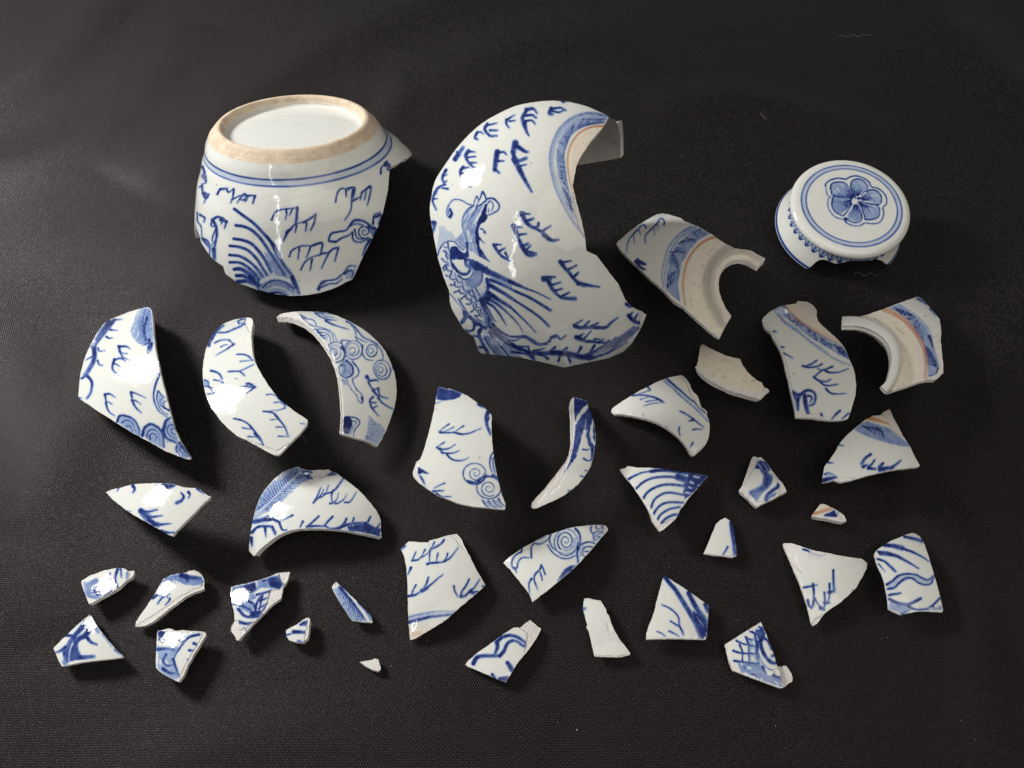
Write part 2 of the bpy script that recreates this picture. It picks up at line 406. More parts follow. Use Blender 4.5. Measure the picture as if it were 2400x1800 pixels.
sherd('G', 'tall pointed triangular sherd with thorny vine and curled clouds, leftmost of the upper row',
"770,80 795,92 812,115 818,180 825,300 838,430 860,560 885,680 910,790 940,900 975,1040 1010,1180 1035,1275 1055,1310 1095,1390 1145,1480 1188,1540 1184,1562 1150,1560 1080,1535 950,1485 800,1400 600,1290 450,1195 300,1100 180,1020 105,968 103,880 110,790 130,680 160,580 200,480 250,380 310,290 370,225 460,180 560,140 660,105",
"""34-26: 440,215 400,270 330,360 270,440 240,520; 60-44@.9: 400,235 340,310 280,400; 46-40: 250,480 255,560 240,620 200,690 160,750
20-10: 440,205 480,205 520,200; 22-10: 400,300 430,305 475,308; 20-10: 370,370 400,385 432,380; 18-8: 290,480 300,510 355,505; 20-9: 285,600 300,640 340,650
16-8: 240,560 200,580 165,600; 20-12: 130,775 190,745; 30-22: 185,750 225,800 230,850 215,920 180,970; 14-10: 105,965 130,970; F.45: 300,300 370,235 390,250 330,330 290,350; 10: 215,470 250,430
F.45: 700,95 770,80 812,115 815,180 830,420 800,470 760,460 720,450 660,420 620,360 605,300 640,250 650,180; F.4: 735,120 780,95 800,200 790,440 740,440 700,300
H.95 20 12-5 .05: 775,90 750,200 745,320 780,450 | 670,110 645,200 605,310 640,400 720,460; H.9 16 10-5 .06: 780,95 765,200 770,330 790,450 | 812,130 815,230 822,350 838,440; W7: 770,90 745,180 735,280; W6: 700,120 670,200; W6: 660,260 625,330; W6: 690,330 650,400; 26-44@.8: 765,180 740,300 755,400
28-10: 790,400 785,450 790,520; 30: 810,440 800,500; 14-7: 775,470 775,540 795,625
26-12: 490,465 560,465 600,485; 16-10: 495,460 500,520 580,535; 26-18: 490,465 510,530 540,590; 14-24: 445,600 500,580 550,590; 30-12: 550,590 620,620 705,680
26-14: 450,590 430,650 440,700 505,755; 16-10: 440,630 470,640 500,658
24-10: 355,935 400,925 455,960; 22: 355,930 370,1010; 14-8: 370,1000 400,1010 430,1030; 22-10: 365,1010 390,1090 450,1140
14-10: 610,905 680,930 750,965; 24: 610,910 625,990; 12: 640,985 670,1000 705,1025; 26-12: 620,985 650,1050 710,1110
22-12: 885,735 850,830 830,930 840,1010 880,1090 960,1150; 12: 870,900 860,980 900,1080 970,1130; 12: 880,900 920,950 940,960; 12: 985,1080 920,1060 890,1000 920,960; 16-10: 980,1090 930,1050 930,1010 960,990; F.4: 850,870 920,940 940,1060 870,1050
F.5: 480,1200 500,1150 560,1140 640,1190 690,1260 695,1340 600,1290; 24: 475,1195 500,1140 560,1140 640,1180 690,1270 690,1330; 14: 520,1210 560,1180 620,1210 660,1300; 14: 560,1240 600,1240 630,1300
F.45: 720,1320 740,1260 800,1220 900,1270 930,1340 930,1460 800,1400; 30: 720,1330 740,1260 800,1220 880,1260 920,1330 930,1440; 14: 760,1350 780,1290 830,1270 880,1320 890,1400; 14: 800,1370 790,1330 830,1310 860,1350 840,1390
F.45: 930,1270 970,1170 1020,1200 1050,1310 1080,1400 960,1400; 34: 930,1260 950,1190 990,1160; 30: 920,1270 950,1350 1050,1400; 14: 1020,1230 980,1230 960,1290 1000,1340 1060,1360; 14: 1030,1260 1000,1270 1010,1310 1040,1320; 26: 1080,1400 1130,1470 1180,1530; F.5: 1030,1440 1100,1410 1180,1540 1140,1555 1050,1520; 16: 1060,1420 1050,1480 1110,1545; 14: 1090,1440 1090,1490 1150,1530""", wrap=(26.4,37.6), tilt=(-.15,-.12), R=.075)

sherd('H', 'curved boomerang sherd lit brightly by the window, flame marks scattered on white glaze',
"590,183 622,190 636,225 622,300 618,380 622,450 633,540 650,610 685,680 735,765 790,850 850,930 910,995 980,1050 1060,1110 1130,1155 1167,1180 1160,1225 1090,1310 1000,1400 910,1490 875,1522 830,1515 760,1480 640,1415 560,1370 480,1335 400,1270 330,1200 270,1120 220,1040 185,960 160,870 148,780 146,700 152,620 165,540 190,450 230,360 280,300 350,240 430,210 520,190",
"""30-20@.8: 205,455 230,380 290,320; 40-20: 225,395 280,310 350,260; 14-24: 300,330 380,325 450,295 520,265 560,225; 18: 500,240 490,220 530,200 570,205 560,250 520,235; F.4: 230,380 290,300 350,250 340,290 280,330
14-10: 260,430 320,405 380,400 420,420 445,440; 16-9: 400,400 440,440; 12-7: 320,470 360,450 390,450; 20-10: 450,440 380,490 275,550
12-20: 475,542 540,542 590,560 630,600; 10: 510,610 560,605 630,600; 8-14: 495,705 560,680 640,640; 14-20: 395,710 460,705 510,710 550,745; 12@.5: 465,775 490,785
20: 225,700 290,720 330,770 345,860; 12: 255,790 310,800 335,825; F.5: 150,790 200,800 215,860 160,850; 12: 165,850 200,860; 14: 165,790 200,810 205,860; 18-24: 200,850 240,890 270,940 300,1000; 16: 220,870 290,890 350,890; 14: 195,925 240,925; 30-20: 215,1020 260,1015 300,1010
12-24: 525,855 590,855 655,860; 16-8: 650,860 600,900 540,935; 24-18: 590,825 630,840 655,860; 26-14: 575,830 600,825
12: 765,935 820,930 880,960 930,1010; 12: 840,1010 890,1005 930,1030; 24: 880,960 940,1020 945,1065; 10: 945,1065 870,1085 740,1095; 14-20: 735,1095 830,1110 880,1160; 10: 805,1178 870,1170; 20: 850,1130 900,1190 945,1250 975,1330; 12: 860,1248 935,1248; 12: 880,1337 990,1340
14-20: 445,1165 530,1185 590,1220 620,1260; 12: 530,1255 620,1270; 20: 600,1230 650,1290 700,1350 735,1420; 14: 585,1340 660,1345; 24: 650,1310 710,1380; 22: 640,1415 730,1425; 12@.6: 1095,1212 1145,1220
C: 575,183 622,190 636,225 622,300 600,330 575,280 560,230; C.8: 560,1370 640,1415 760,1480 875,1522 1000,1400 940,1430 870,1480 760,1440 640,1390""", tilt=(-.15,.0), R=.07, t=.0026)

sherd('H', 'thin sickle shaped sherd with bright broken inner edge and coiled cloud scrolls',
"864,178 900,150 960,135 1040,125 1130,124 1240,128 1350,135 1450,165 1560,215 1680,280 1770,345 1850,420 1920,510 1970,610 2005,700 2025,800 2030,900 2022,1000 2000,1090 1965,1190 1930,1280 1885,1370 1845,1437 1790,1405 1720,1378 1600,1345 1490,1312 1482,1290 1492,1200 1495,1100 1488,1000 1480,900 1465,780 1435,650 1395,550 1350,480 1290,390 1210,300 1130,240 1040,200 960,182",
"""C: 864,178 900,150 960,135 1040,125 1080,160 1150,230 1230,310 1310,400 1370,490 1415,570 1455,680 1482,800 1500,960 1512,1130 1508,1310 1485,1310 1492,1200 1495,1100 1488,1000 1480,900 1465,780 1435,650 1395,550 1350,480 1290,390 1210,300 1130,240 1040,200 960,182
16-10: 1240,140 1300,180 1380,205 1450,208; 10: 1300,150 1350,175 1420,185; 22-10: 1340,215 1420,255 1560,298; 14: 1250,140 1330,140 1390,150
14: 1110,185 1170,240 1230,270; 10: 1090,155 1160,195 1215,205 1245,240 1250,270 1300,280 1380,310 1430,360 1450,420; 9: 1230,300 1330,300 1400,350 1420,410; 9: 1255,330 1330,330 1380,370 1390,420; 9: 1290,360 1340,360 1350,400; 20@.8: 1260,310 1330,390
E15 1440,520 95,100 0; E9 1430,520 60,70 0; E12 1415,520 32,38 .3; F.35: 1400,480 1450,470 1470,530 1440,560; 26: 1500,470 1530,530 1510,600
E12 1610,500 85,90 0; E10 1605,495 60,62 0; E9 1600,505 28,32 .2; 12: 1500,430 1490,410 1530,405 1600,415
E14 1790,505 52,60 .2; E9 1780,505 24,26 0; 12: 1700,450 1700,540 1740,590 1800,600; 10: 1830,440 1880,500 1900,570 1880,610
10-16: 1540,220 1610,260 1660,320 1700,370 1780,410 1840,440; 9: 1570,230 1630,310 1640,370 1700,410 1740,420; 9: 1630,370 1660,420 1700,450
E14 1890,690 80,95 -.3; E11 1882,692 52,65 -.3; E10 1875,690 22,30 -.2; 12@.8: 1990,650 2000,690
E14 1540,690 70,75 0; F.45: 1490,620 1560,610 1600,660 1590,740 1520,760 1490,720; 12: 1490,650 1520,650 1530,700 1500,740; 14: 1600,610 1660,690 1650,750 1600,780; 20: 1540,600 1600,660 1600,740 1540,770; F.45: 1490,780 1560,780 1570,840 1510,840; 10: 1600,780 1610,820 1640,880 1690,930 1705,970 1690,1015 1660,990 1640,940 1590,880 1570,840; 18: 1690,960 1700,1000 1685,1015
38-18: 1740,760 1770,800; 22-12: 1770,800 1840,790 1850,805; 18: 1755,810 1800,880 1860,870; 26-14: 1800,890 1850,940 1945,970; 18: 1850,870 1865,940; 22-12: 1850,960 1900,1020 2000,1080; 20: 1800,955 1770,990 1790,1010 1830,1010; 20: 1770,1000 1790,1060 1840,1045; 20-10: 1790,1060 1820,1100 1855,1140
F.95: 1510,1150 1570,1145 1600,1190 1600,1240 1560,1320 1505,1300; 14: 1540,1150 1620,1155 1670,1190 1660,1230 1620,1280 1610,1340; 9: 1580,1190 1640,1200 1600,1260 1580,1330
F.35: 1760,1160 1900,1240 1920,1290 1850,1430 1720,1370 1740,1310
H.6 9 12-8 .02: 1760,1130 1780,1230 1740,1320 1730,1360 | 1810,1200 1890,1240 1910,1320 1850,1430""", tilt=(.34,.12), R=.062, t=.0032)

sherd('I', 'fan shaped sherd with a three fingered blue stroke and glare along its top edge',
"155,405 230,375 350,345 470,312 600,297 720,290 850,290 950,293 1040,303 1100,325 1160,342 1240,352 1320,352 1370,370 1440,425 1490,455 1520,460 1480,500 1440,530 1380,590 1300,680 1220,755 1130,850 1070,910 1018,975 960,955 880,905 800,862 700,805 600,750 500,690 400,625 300,550 220,480",
"""20-14: 320,360 300,395; 44-20: 505,325 530,360 515,400 500,415; 50: 900,300 950,330 1020,330; F.9: 880,300 1060,310 1050,335 1000,350 960,380 930,370; F.6: 790,300 850,295 840,320 800,320; F.6: 690,295 720,292 710,300
20-50: 1130,415 1165,460 1140,510 1075,545; 36-18: 1225,405 1245,440 1225,485; 30-14@.8: 1335,358 1380,395 1430,425
70-110: 610,650 650,690 700,740; 40-28: 600,645 700,660 820,632; 50-16: 700,740 780,725 885,712; 60-70: 700,750 780,815 830,830; 50-16: 780,825 880,825 1005,812; 16-10@.6: 430,650 490,655; 34: 870,905 960,930 1040,930""", tilt=(-.10,.03))

sherd('J', 'broad dome shaped sherd with long blue feather at left and vine along lower edge',
"775,185 800,205 860,225 930,235 985,235 1030,228 1100,230 1160,222 1195,245 1260,270 1350,335 1450,410 1540,480 1620,560 1700,650 1770,740 1820,830 1840,900 1838,980 1848,1112 1780,1095 1700,1075 1600,1055 1480,1030 1350,1010 1200,995 1050,988 900,985 780,995 680,1010 590,1040 500,1080 420,1140 330,1210 250,1280 195,1345 160,1310 132,1280 130,1200 145,1110 160,980 180,880 215,740 260,620 310,520 380,430 460,340 550,270 650,220 720,195",
"""F.42: 775,185 860,225 960,240 930,350 800,400 700,500 560,640 450,760 300,800 190,900 190,820 220,720 280,580 350,470 450,370 600,330
F.5: 700,200 790,190 860,225 700,320 600,420 430,560 250,720 230,700 300,560 420,440 560,350
12@.0: 0,0 1,1
H.85 22 20-12 .03: 770,250 650,400 520,550 380,650 230,750 | 770,195 620,230 480,360 300,540 215,740
H.85 20 14-8 -.10: 800,260 700,380 560,520 430,640 300,770 | 950,340 790,430 600,600 500,700 400,790
W10: 830,240 720,320 640,400 540,520 400,640 300,730 210,800; W10: 720,340 600,430 430,610
F.75: 800,230 960,250 960,350 870,340; 40-80@.9: 430,700 470,760 430,840; 80-60@.95: 430,840 320,880 180,900; 60@.9: 440,850 520,900; 16: 470,760 440,830
30@.9: 520,900 560,1000 620,1010; 40@.9: 170,1040 240,970 330,960 420,970 470,1060; 36-16: 340,980 350,1100; 26@.85: 430,960 480,1040; 44-20: 160,1110 165,1180 170,1220; W14: 180,980 300,910 420,910 490,960 520,1040
24-14: 695,815 640,845 570,880; 26-14: 830,895 790,975; 24-30: 1035,830 960,900 880,970; 30: 880,965 1000,955 1130,960; 26-30: 1215,835 1150,900 1110,950; 26: 1110,950 1180,990; 26-36: 1395,860 1350,940 1270,985 1200,990; 40: 1290,985 1400,940 1520,920 1640,920; 22-30: 1490,850 1470,920; 24-34: 1705,835 1670,900 1650,930; F.75: 1400,960 1600,930 1740,970 1830,990 1820,1090 1700,1060 1540,1030 1430,1020; 60: 1640,930 1740,990 1830,1010; 24: 1790,980 1830,920; F.35: 1350,990 1500,950 1560,1000 1450,1020; 40: 1750,1040 1820,1080
26-20: 965,655 1010,580 1065,455; 20: 1000,620 1060,560 1100,480; 18: 1050,590 1120,540 1160,430; 20-30: 1100,540 1190,520 1250,480 1310,400 1350,345; 24: 1225,490 1200,560 1210,665; 26: 1180,665 1225,660; 16: 1225,650 1270,610 1290,530; 26: 1250,665 1300,655; 16: 1300,650 1360,610 1400,540; 22-12: 1370,650 1430,645 1480,590 1525,510
50-20: 1200,275 1260,285; 20: 1150,295 1230,290; C.9: 950,238 1030,228 1100,230 1160,222 1195,245 1140,290 1070,330 1010,310 950,330 920,300 960,270""", tilt=(-.02,.05), t=.0034)

sherd('T', 'tall trapezoid sherd with paired blue spirals at its lower right corner',
"620,125 670,140 720,158 740,150 800,168 900,205 960,235 1030,285 1100,335 1180,400 1225,445 1235,490 1228,560 1232,700 1245,850 1265,1000 1290,1130 1320,1260 1350,1370 1385,1460 1388,1500 1382,1533 1300,1525 1150,1510 1000,1495 850,1460 700,1405 580,1350 470,1280 380,1210 340,1165 326,1115 345,1060 372,985 410,960 440,900 480,770 510,660 540,540 570,400 600,240",
"""F.75: 620,125 720,158 800,168 900,205 860,250 800,275 720,285 650,285 600,270 605,200; H.95 10 12-8 .1: 650,160 740,180 850,210 | 620,280 720,285 860,255; H.3 6 8 .1: 700,200 780,220 | 740,280 850,240; 20@.4: 590,320 660,295
30-20: 1080,330 1130,365; 50-30: 1190,420 1170,480 1180,570 1215,670; 20: 1200,480 1180,560 1210,640
14-10: 745,555 680,600 625,645; 12: 800,590 740,620 680,645; 24-16: 640,650 720,655 800,650; 14: 915,575 860,610 810,645; 26-12: 800,650 880,670 960,665 1040,635 1110,605
14-10: 690,765 640,795 600,825; 22-14: 605,825 680,845 750,830 815,790; 14-28: 600,820 650,860 680,890; 20-14: 660,885 740,890 800,885 860,860; 24-12: 720,905 770,955 850,975 920,965 965,938
E20 1035,1125 130,120 0; S12 1050,1120 95,85 1.7 0; 30-60@.8: 960,1210 1040,1230 1110,1190; E16 1200,1285 140,125 .1; S12 1200,1290 100,95 1.8 1; 26: 1140,1160 1200,1155 1290,1160; 40: 1080,1210 1120,1170; 16: 1245,880 1215,950 1215,1050 1260,1150; 14: 1250,940 1245,1010 1275,1130; F.45: 1225,930 1260,960 1290,1140 1240,1080; 24-40: 1240,1140 1310,1180
18: 1130,1430 1160,1480 1200,1510; 14: 1190,1430 1230,1490 1290,1515; 14: 1250,1430 1290,1480 1350,1510; 18: 1310,1410 1340,1460 1385,1500; F.4: 1130,1440 1310,1420 1385,1500 1340,1520 1190,1500
F.85: 385,1040 470,1090 430,1120 375,1140; 30-20: 460,1105 500,1120; 34-16@.7: 415,1160 450,1210 470,1280; C: 372,985 400,990 385,1050 375,1140 400,1160 480,1280 400,1230 340,1165 326,1115 345,1060
14: 695,1230 640,1255 570,1290; 24: 560,1325 620,1320 680,1318; 26-12: 600,1350 660,1385 770,1385; D: 600,382 6; D: 1095,940 10""", tilt=(.0,.1))

sherd('K', 'slim banana shaped sherd standing on its curved side, dark feathers at the top',
"745,160 790,170 850,185 910,205 918,250 930,290 960,350 985,430 1005,520 1015,620 1012,720 1000,820 980,920 950,1010 910,1080 860,1150 800,1220 720,1290 620,1360 500,1420 400,1465 320,1500 265,1515 235,1500 240,1440 300,1370 380,1290 460,1190 530,1100 590,1020 640,960 680,890 705,820 722,720 725,600 722,480 715,350 706,240 715,190",
"""C: 715,190 745,160 750,280 762,480 755,600 745,720 725,830 690,940 650,1040 560,1160 440,1300 265,1515 235,1500 240,1440 300,1370 380,1290 460,1190 530,1100 590,1020 640,960 680,890 705,820 722,720 725,600 722,480 715,350 706,240
F.8: 735,165 850,185 915,210 918,245 860,290 800,370 765,460 745,300; F.95: 740,300 800,260 760,400; F.3: 800,200 900,215 850,270 780,300
F.7: 770,500 850,380 930,290 985,430 980,480 950,520 945,620 960,700 1005,760 1000,830 960,900 960,780 930,740 900,640 910,560 870,560 850,620 830,720 800,800 780,880 740,950 700,950 720,850 750,700; 30: 930,300 980,400 940,500 930,640 960,760 985,830; F.9: 990,480 1012,600 1005,720 985,640
H.95 9 14-8 .1: 780,500 770,620 740,800 700,920 | 860,520 830,680 800,830 740,960; W12: 900,430 890,520 870,610; W14: 985,430 965,530 970,650 1005,745; 14@.4: 840,420 900,390
20-12: 860,795 910,800 950,785; 22: 870,905 910,930 960,930; 30: 975,790 975,880 955,930; 14: 885,1050 920,1055; 16: 835,1120 880,1125; 26-16: 730,920 700,970 665,1035; 16: 680,1300 740,1285; 20@.7: 640,1050 620,1080; C.6: 600,1080 650,1100 560,1260 460,1340 440,1300""", tilt=(.18,-.05), R=.045, t=.0026)

sherd('X', 'winged sherd with double blue line, flame marks and brown specks, under the bare cream fragment',
"1455,140 1510,180 1560,230 1600,310 1630,390 1680,450 1735,510 1770,610 1790,690 1850,730 1893,770 1900,850 1930,920 1945,1000 1940,1090 1925,1210 1890,1310 1840,1380 1760,1460 1670,1540 1640,1540 1600,1500 1560,1420 1480,1310 1400,1220 1300,1130 1180,1050 1050,980 930,930 800,890 650,860 530,835 400,820 280,815 238,780 250,725 310,675 450,580 600,490 750,400 880,335 1050,250 1250,180",
"""36-30@.8: 1210,215 1330,320 1450,420 1580,540 1680,610 1760,700 1880,800; 44@.33: 1160,240 1300,360 1450,500 1600,620 1750,750 1930,950; 20@.6: 1380,450 1550,600 1700,730 1850,880 1930,960; 20@.5: 1150,240 1300,370
34-24: 870,350 920,390; 18-10: 915,400 800,440 590,495; 26-36: 600,492 780,485 950,515; 14: 740,565 850,530 940,520; 34-46: 950,515 1060,560 1120,600; 18: 840,600 950,580 1050,575; 16: 815,670 950,630 1050,620 1160,615; 20: 1080,570 1160,620
24-34: 1430,765 1540,820 1640,890; 26-18: 1590,930 1660,925 1700,930; 34-20: 1640,890 1720,950 1840,1045; 26: 1650,1085 1720,1072 1800,1078; 26-30: 1415,1045 1410,1120 1430,1190; 16@.5: 1190,1025 1230,1050; 26-30: 1650,1310 1610,1385; D: 1355,415 18; D@.4: 795,825 26
C: 1455,140 1510,180 1560,230 1600,310 1630,390 1680,450 1735,510 1770,610 1790,690 1893,770 1900,850 1870,770 1760,690 1690,600 1650,540 1600,450 1560,330 1500,230 1440,160; B.5: 1250,190 1450,140 1560,300 1600,420 1450,320; C: 238,780 400,790 560,820 700,850 850,880 1000,935 1180,1020 1350,1140 1480,1260 1600,1390 1690,1520 1640,1540 1560,1420 1400,1220 1180,1050 930,930 650,860 400,820 280,815; C: 1690,1520 1780,1390 1890,1310 1760,1460 1670,1540""", tilt=(.0,.0), t=.002)

sherd('U', 'large five sided pale sherd with flame marks, blue line above its tan corner',
"320,270 400,275 500,282 580,283 580,265 700,232 820,195 940,172 990,220 1040,330 1100,440 1160,560 1210,660 1260,740 1315,840 1230,920 1120,1010 1000,1110 900,1200 820,1275 740,1330 640,1390 520,1460 430,1520 340,1552 330,1480 318,1350 312,1150 305,900 298,740 288,600 265,470 240,410 217,370 260,325",
"""34@.7: 270,330 225,375; 34-16: 350,610 310,700; 16-22: 415,405 390,460 365,520; 26: 365,520 440,510 490,465; 20: 535,375 510,420 480,480; 16: 490,475 560,430 600,380
20: 655,275 630,330 600,370; 24-30: 780,250 740,300 670,345 610,370; 22: 600,380 590,470 590,550; 34-26: 560,565 620,545; 20: 700,425 685,490 680,540; 30: 600,550 700,545 780,535; 20: 825,425 810,480 770,530; 26-16: 770,535 850,490 910,420 960,350
20-26: 415,835 380,900 360,960; 34-26: 310,980 400,965 480,920; 22-30: 575,735 550,820 500,900; 50-34: 490,910 560,880; 26-18: 540,880 620,820 700,750 765,700
26-20: 905,850 920,920 960,990; 22-34: 1105,760 1060,850 1010,920 1000,980; 50-34: 1000,985 1060,980; 30-20: 1060,970 1130,900 1170,870 1240,765; 50: 1120,920 1160,950; 30: 1140,930 1220,920; 30@.6: 1280,850 1310,845; 12: 1140,910 1180,850
44@.8: 325,1320 450,1285 600,1250 760,1230 880,1215; 34@.4: 330,1250 500,1210 700,1180 920,1180; 34@.25: 325,1290 600,1215 900,1195
B.8: 340,1500 420,1400 520,1410 640,1380 520,1460 430,1520 340,1552; O@.3 60: 380,1470 480,1460; M@.25: 580,283 581,350 578,460; C.6: 830,195 940,172 1010,260 1060,400 980,330 900,220; C: 318,1350 345,1400 350,1500 340,1552 330,1480; D: 775,1300 12""", tilt=(-.02,.02), t=.0016)

sherd('V', 'leaf shaped sherd with one large blue spiral, tip pointing to the upper right',
"275,825 330,770 390,715 500,640 620,560 760,490 880,420 980,375 1080,350 1160,315 1300,270 1450,240 1600,222 1750,210 1880,210 1940,225 1970,270 1968,300 1900,370 1820,470 1720,590 1640,680 1550,780 1460,870 1350,970 1220,1080 1100,1180 980,1280 860,1370 742,1462 725,1400 690,1330 630,1240 540,1130 460,1030 370,920",
"""26: 575,605 560,650 500,680 440,740 410,830 430,910 470,925; 34-20: 440,905 500,910; 26: 470,925 485,980; 24: 500,900 510,830 550,760 620,735 720,745 730,700; 26: 730,740 725,640 730,560 780,510 860,520 950,480 1010,430 1040,370; F.5: 860,430 950,390 960,400 880,440; 30@.6: 850,435 960,395
30: 1040,370 1020,450 1060,560 1120,620; 20-26: 990,530 1050,630 1130,700 1230,750 1340,750 1450,700; 30@.5: 1060,560 1160,640 1300,680 1440,620
E22 1290,490 190,215 0; S24 1285,470 140,165 2.1 2.2; 40: 1440,270 1500,340 1520,450 1500,600; F.4: 1130,380 1200,320 1180,480 1140,520; F.4: 1380,400 1460,420 1450,580 1300,660 1200,600 1350,570; 40: 1490,560 1470,680 1490,800; 30: 1520,530 1620,490 1700,490 1770,520; 24: 1720,570 1640,560 1570,600 1560,680 1600,730; 22-30: 1600,640 1650,640; 24: 1480,780 1480,830; F.4: 1500,560 1600,520 1560,700 1500,740; F.3: 1630,640 1660,600 1690,620
24: 1700,240 1690,300 1730,370 1740,470; 18: 1780,225 1780,270 1860,280; 26: 1870,230 1880,270; 18: 1740,340 1800,310 1880,320; 14: 1830,420 1800,380 1830,340 1890,340; 14: 1820,410 1850,400; 14: 1740,380 1790,470; F.35: 1720,330 1890,320 1830,440 1760,480; C: 1905,215 1970,270 1968,300 1905,365 1895,290
24-34: 950,1010 920,920 890,860; 30-20: 890,860 860,940 790,990; 20-30: 905,1100 890,1040 870,970; 30: 840,960 780,1030 775,1110 800,1180; 24-14: 790,1150 835,1260; 34-26: 730,1080 690,1160 690,1240; 16: 690,1230 700,1340
F.75: 1440,865 1350,970 1220,1080 1140,1140 1190,1040 1270,930 1350,880; 34@.9: 1270,1000 1180,1080; 30@.6: 1280,930 1360,880 1450,870""", tilt=(-.02,.0), t=.0016)
sherd('Q', 'tiny glaring sherd with torn right tip, just above the kite shaped one',
"498,345 530,320 620,268 720,235 790,205 870,190 950,172 1045,175 1085,190 1105,212 1180,208 1190,230 1160,290 1080,340 1000,420 900,480 800,535 700,590 605,640 575,580 545,500 515,420",
"""26-60: 870,245 850,320 840,370; F.8: 780,340 850,310 880,440 910,470 800,530 700,530 620,480 700,420; F.6: 540,380 700,300 760,360 800,520 700,580 600,560; 34: 975,175 945,280 945,360 980,430; 34@.7: 1010,190 1020,290; 40@.5: 1100,240 1090,310; W14: 640,520 780,480; F.5: 520,360 560,350 600,560 560,540; C: 1105,212 1180,208 1190,230 1140,290 1110,310 1130,250""", tilt=(-.1,.2))
sherd('Q', 'claw shaped sherd with a knobbly broken head and a white pointed tail',
"1200,940 1210,870 1260,790 1340,680 1420,560 1490,450 1530,370 1570,310 1650,270 1740,248 1860,235 1890,212 1960,200 2020,225 2060,260 2085,300 2095,350 2090,410 2100,440 2040,465 1960,490 1860,540 1750,620 1640,700 1530,790 1430,870 1330,920",
"""F.6: 1530,370 1600,285 1740,250 1870,250 2060,290 2090,350 2060,390 1930,400 1850,390 1700,330 1600,420 1530,410; 70@.9: 1800,270 1900,300 2040,300; 60@.95: 1870,280 1880,340; H.8 9 14-8 .03: 1600,290 1750,260 1900,300 2060,310 | 1540,410 1660,370 1850,400 2010,390
40-34: 1430,560 1480,525 1530,520; 34-24: 1630,510 1570,540 1530,580 1490,635; 26: 1650,570 1630,610 1590,650; 20@.7: 1600,530 1640,580; C: 1860,235 1890,212 1960,200 2020,225 2060,260 2085,300 2060,290 1980,262 1880,250; C: 2090,340 2100,440 2040,465 1960,490 1860,540 1750,620 1640,700 1530,790 1430,870 1330,920 1200,940 1290,870 1440,780 1620,660 1800,530 1950,450 2060,410""", tilt=(-.05,.1), R=.05)
sherd('Q', 'kite shaped sherd with branching thorny blue stem, in the lower left corner',
"605,782 635,800 650,850 700,920 760,1000 830,1090 900,1170 960,1240 1020,1290 1047,1315 1035,1332 900,1350 700,1370 500,1395 350,1425 250,1450 215,1390 170,1290 140,1210 190,1160 300,1050 420,940 520,850",
"""60-80@.85: 560,870 480,980 400,1080 340,1180 300,1260; 40: 300,1045 380,1050 440,1030; 70@.9: 640,900 560,1040 480,1080 430,1150 440,1250 480,1320; 50-30: 560,1050 620,1130 700,1165; 50-26: 300,1200 240,1240 175,1270; 90@.75: 300,1260 310,1340 290,1400; 60@.8: 480,1330 560,1330 660,1320; F.7: 320,1200 440,1150 480,1300 560,1350 380,1380 300,1400; W14: 600,860 540,980 440,1060; W16: 385,1150 350,1260 340,1370; 60@.6: 650,870 720,1000; 40@.4: 780,1030 900,1190; 44@.45: 940,1230 1040,1315; C: 520,850 605,782 620,800 610,840 560,850""", tilt=(-.07,.03))
sherd('Q', 'squarish sherd with smeared blue scales under a broken white glare band, lower left cluster',
"1490,985 1560,975 1620,958 1680,965 1720,985 1820,978 1900,985 2000,990 2090,1000 2125,1022 2090,1080 2020,1200 1950,1310 1880,1430 1830,1560 1790,1620 1760,1650 1700,1620 1600,1570 1520,1520 1470,1465 1465,1350 1475,1200 1480,1080",
"""F.85: 1495,990 1590,985 1600,1110 1560,1140 1500,1120; 44: 1655,1000 1650,1050 1700,1090 1800,1120; 36-24: 2030,1035 1920,1060 1850,1110 1790,1190 1730,1280 1700,1340; F.45: 1480,1180 1600,1200 1750,1190 1760,1260 1680,1330 1700,1400 1750,1500 1780,1600 1700,1620 1560,1540 1480,1470 1500,1350; 50@.7: 1490,1230 1600,1220 1720,1240; 40@.75: 1600,1290 1560,1380 1620,1440 1700,1420; 50@.8: 1560,1480 1640,1530 1720,1540; 34@.4: 1800,1030 1840,1090; 40@.8: 1690,1350 1720,1450 1760,1560; 40: 1960,1150 2010,1170; 36: 1900,1240 1950,1245; 24: 1880,1360 1900,1365; W26: 1520,1380 1530,1420; W26: 1600,1380 1620,1410
C: 2090,1000 2125,1022 2090,1080 2020,1200 1950,1310 1880,1430 1830,1560 1790,1620 1770,1600 1850,1430 1930,1290 2010,1160; C: 1560,975 1620,958 1680,965 1720,985 1900,985 2090,1000 2060,1015 1800,1000 1560,990""", tilt=(-.1,.1))
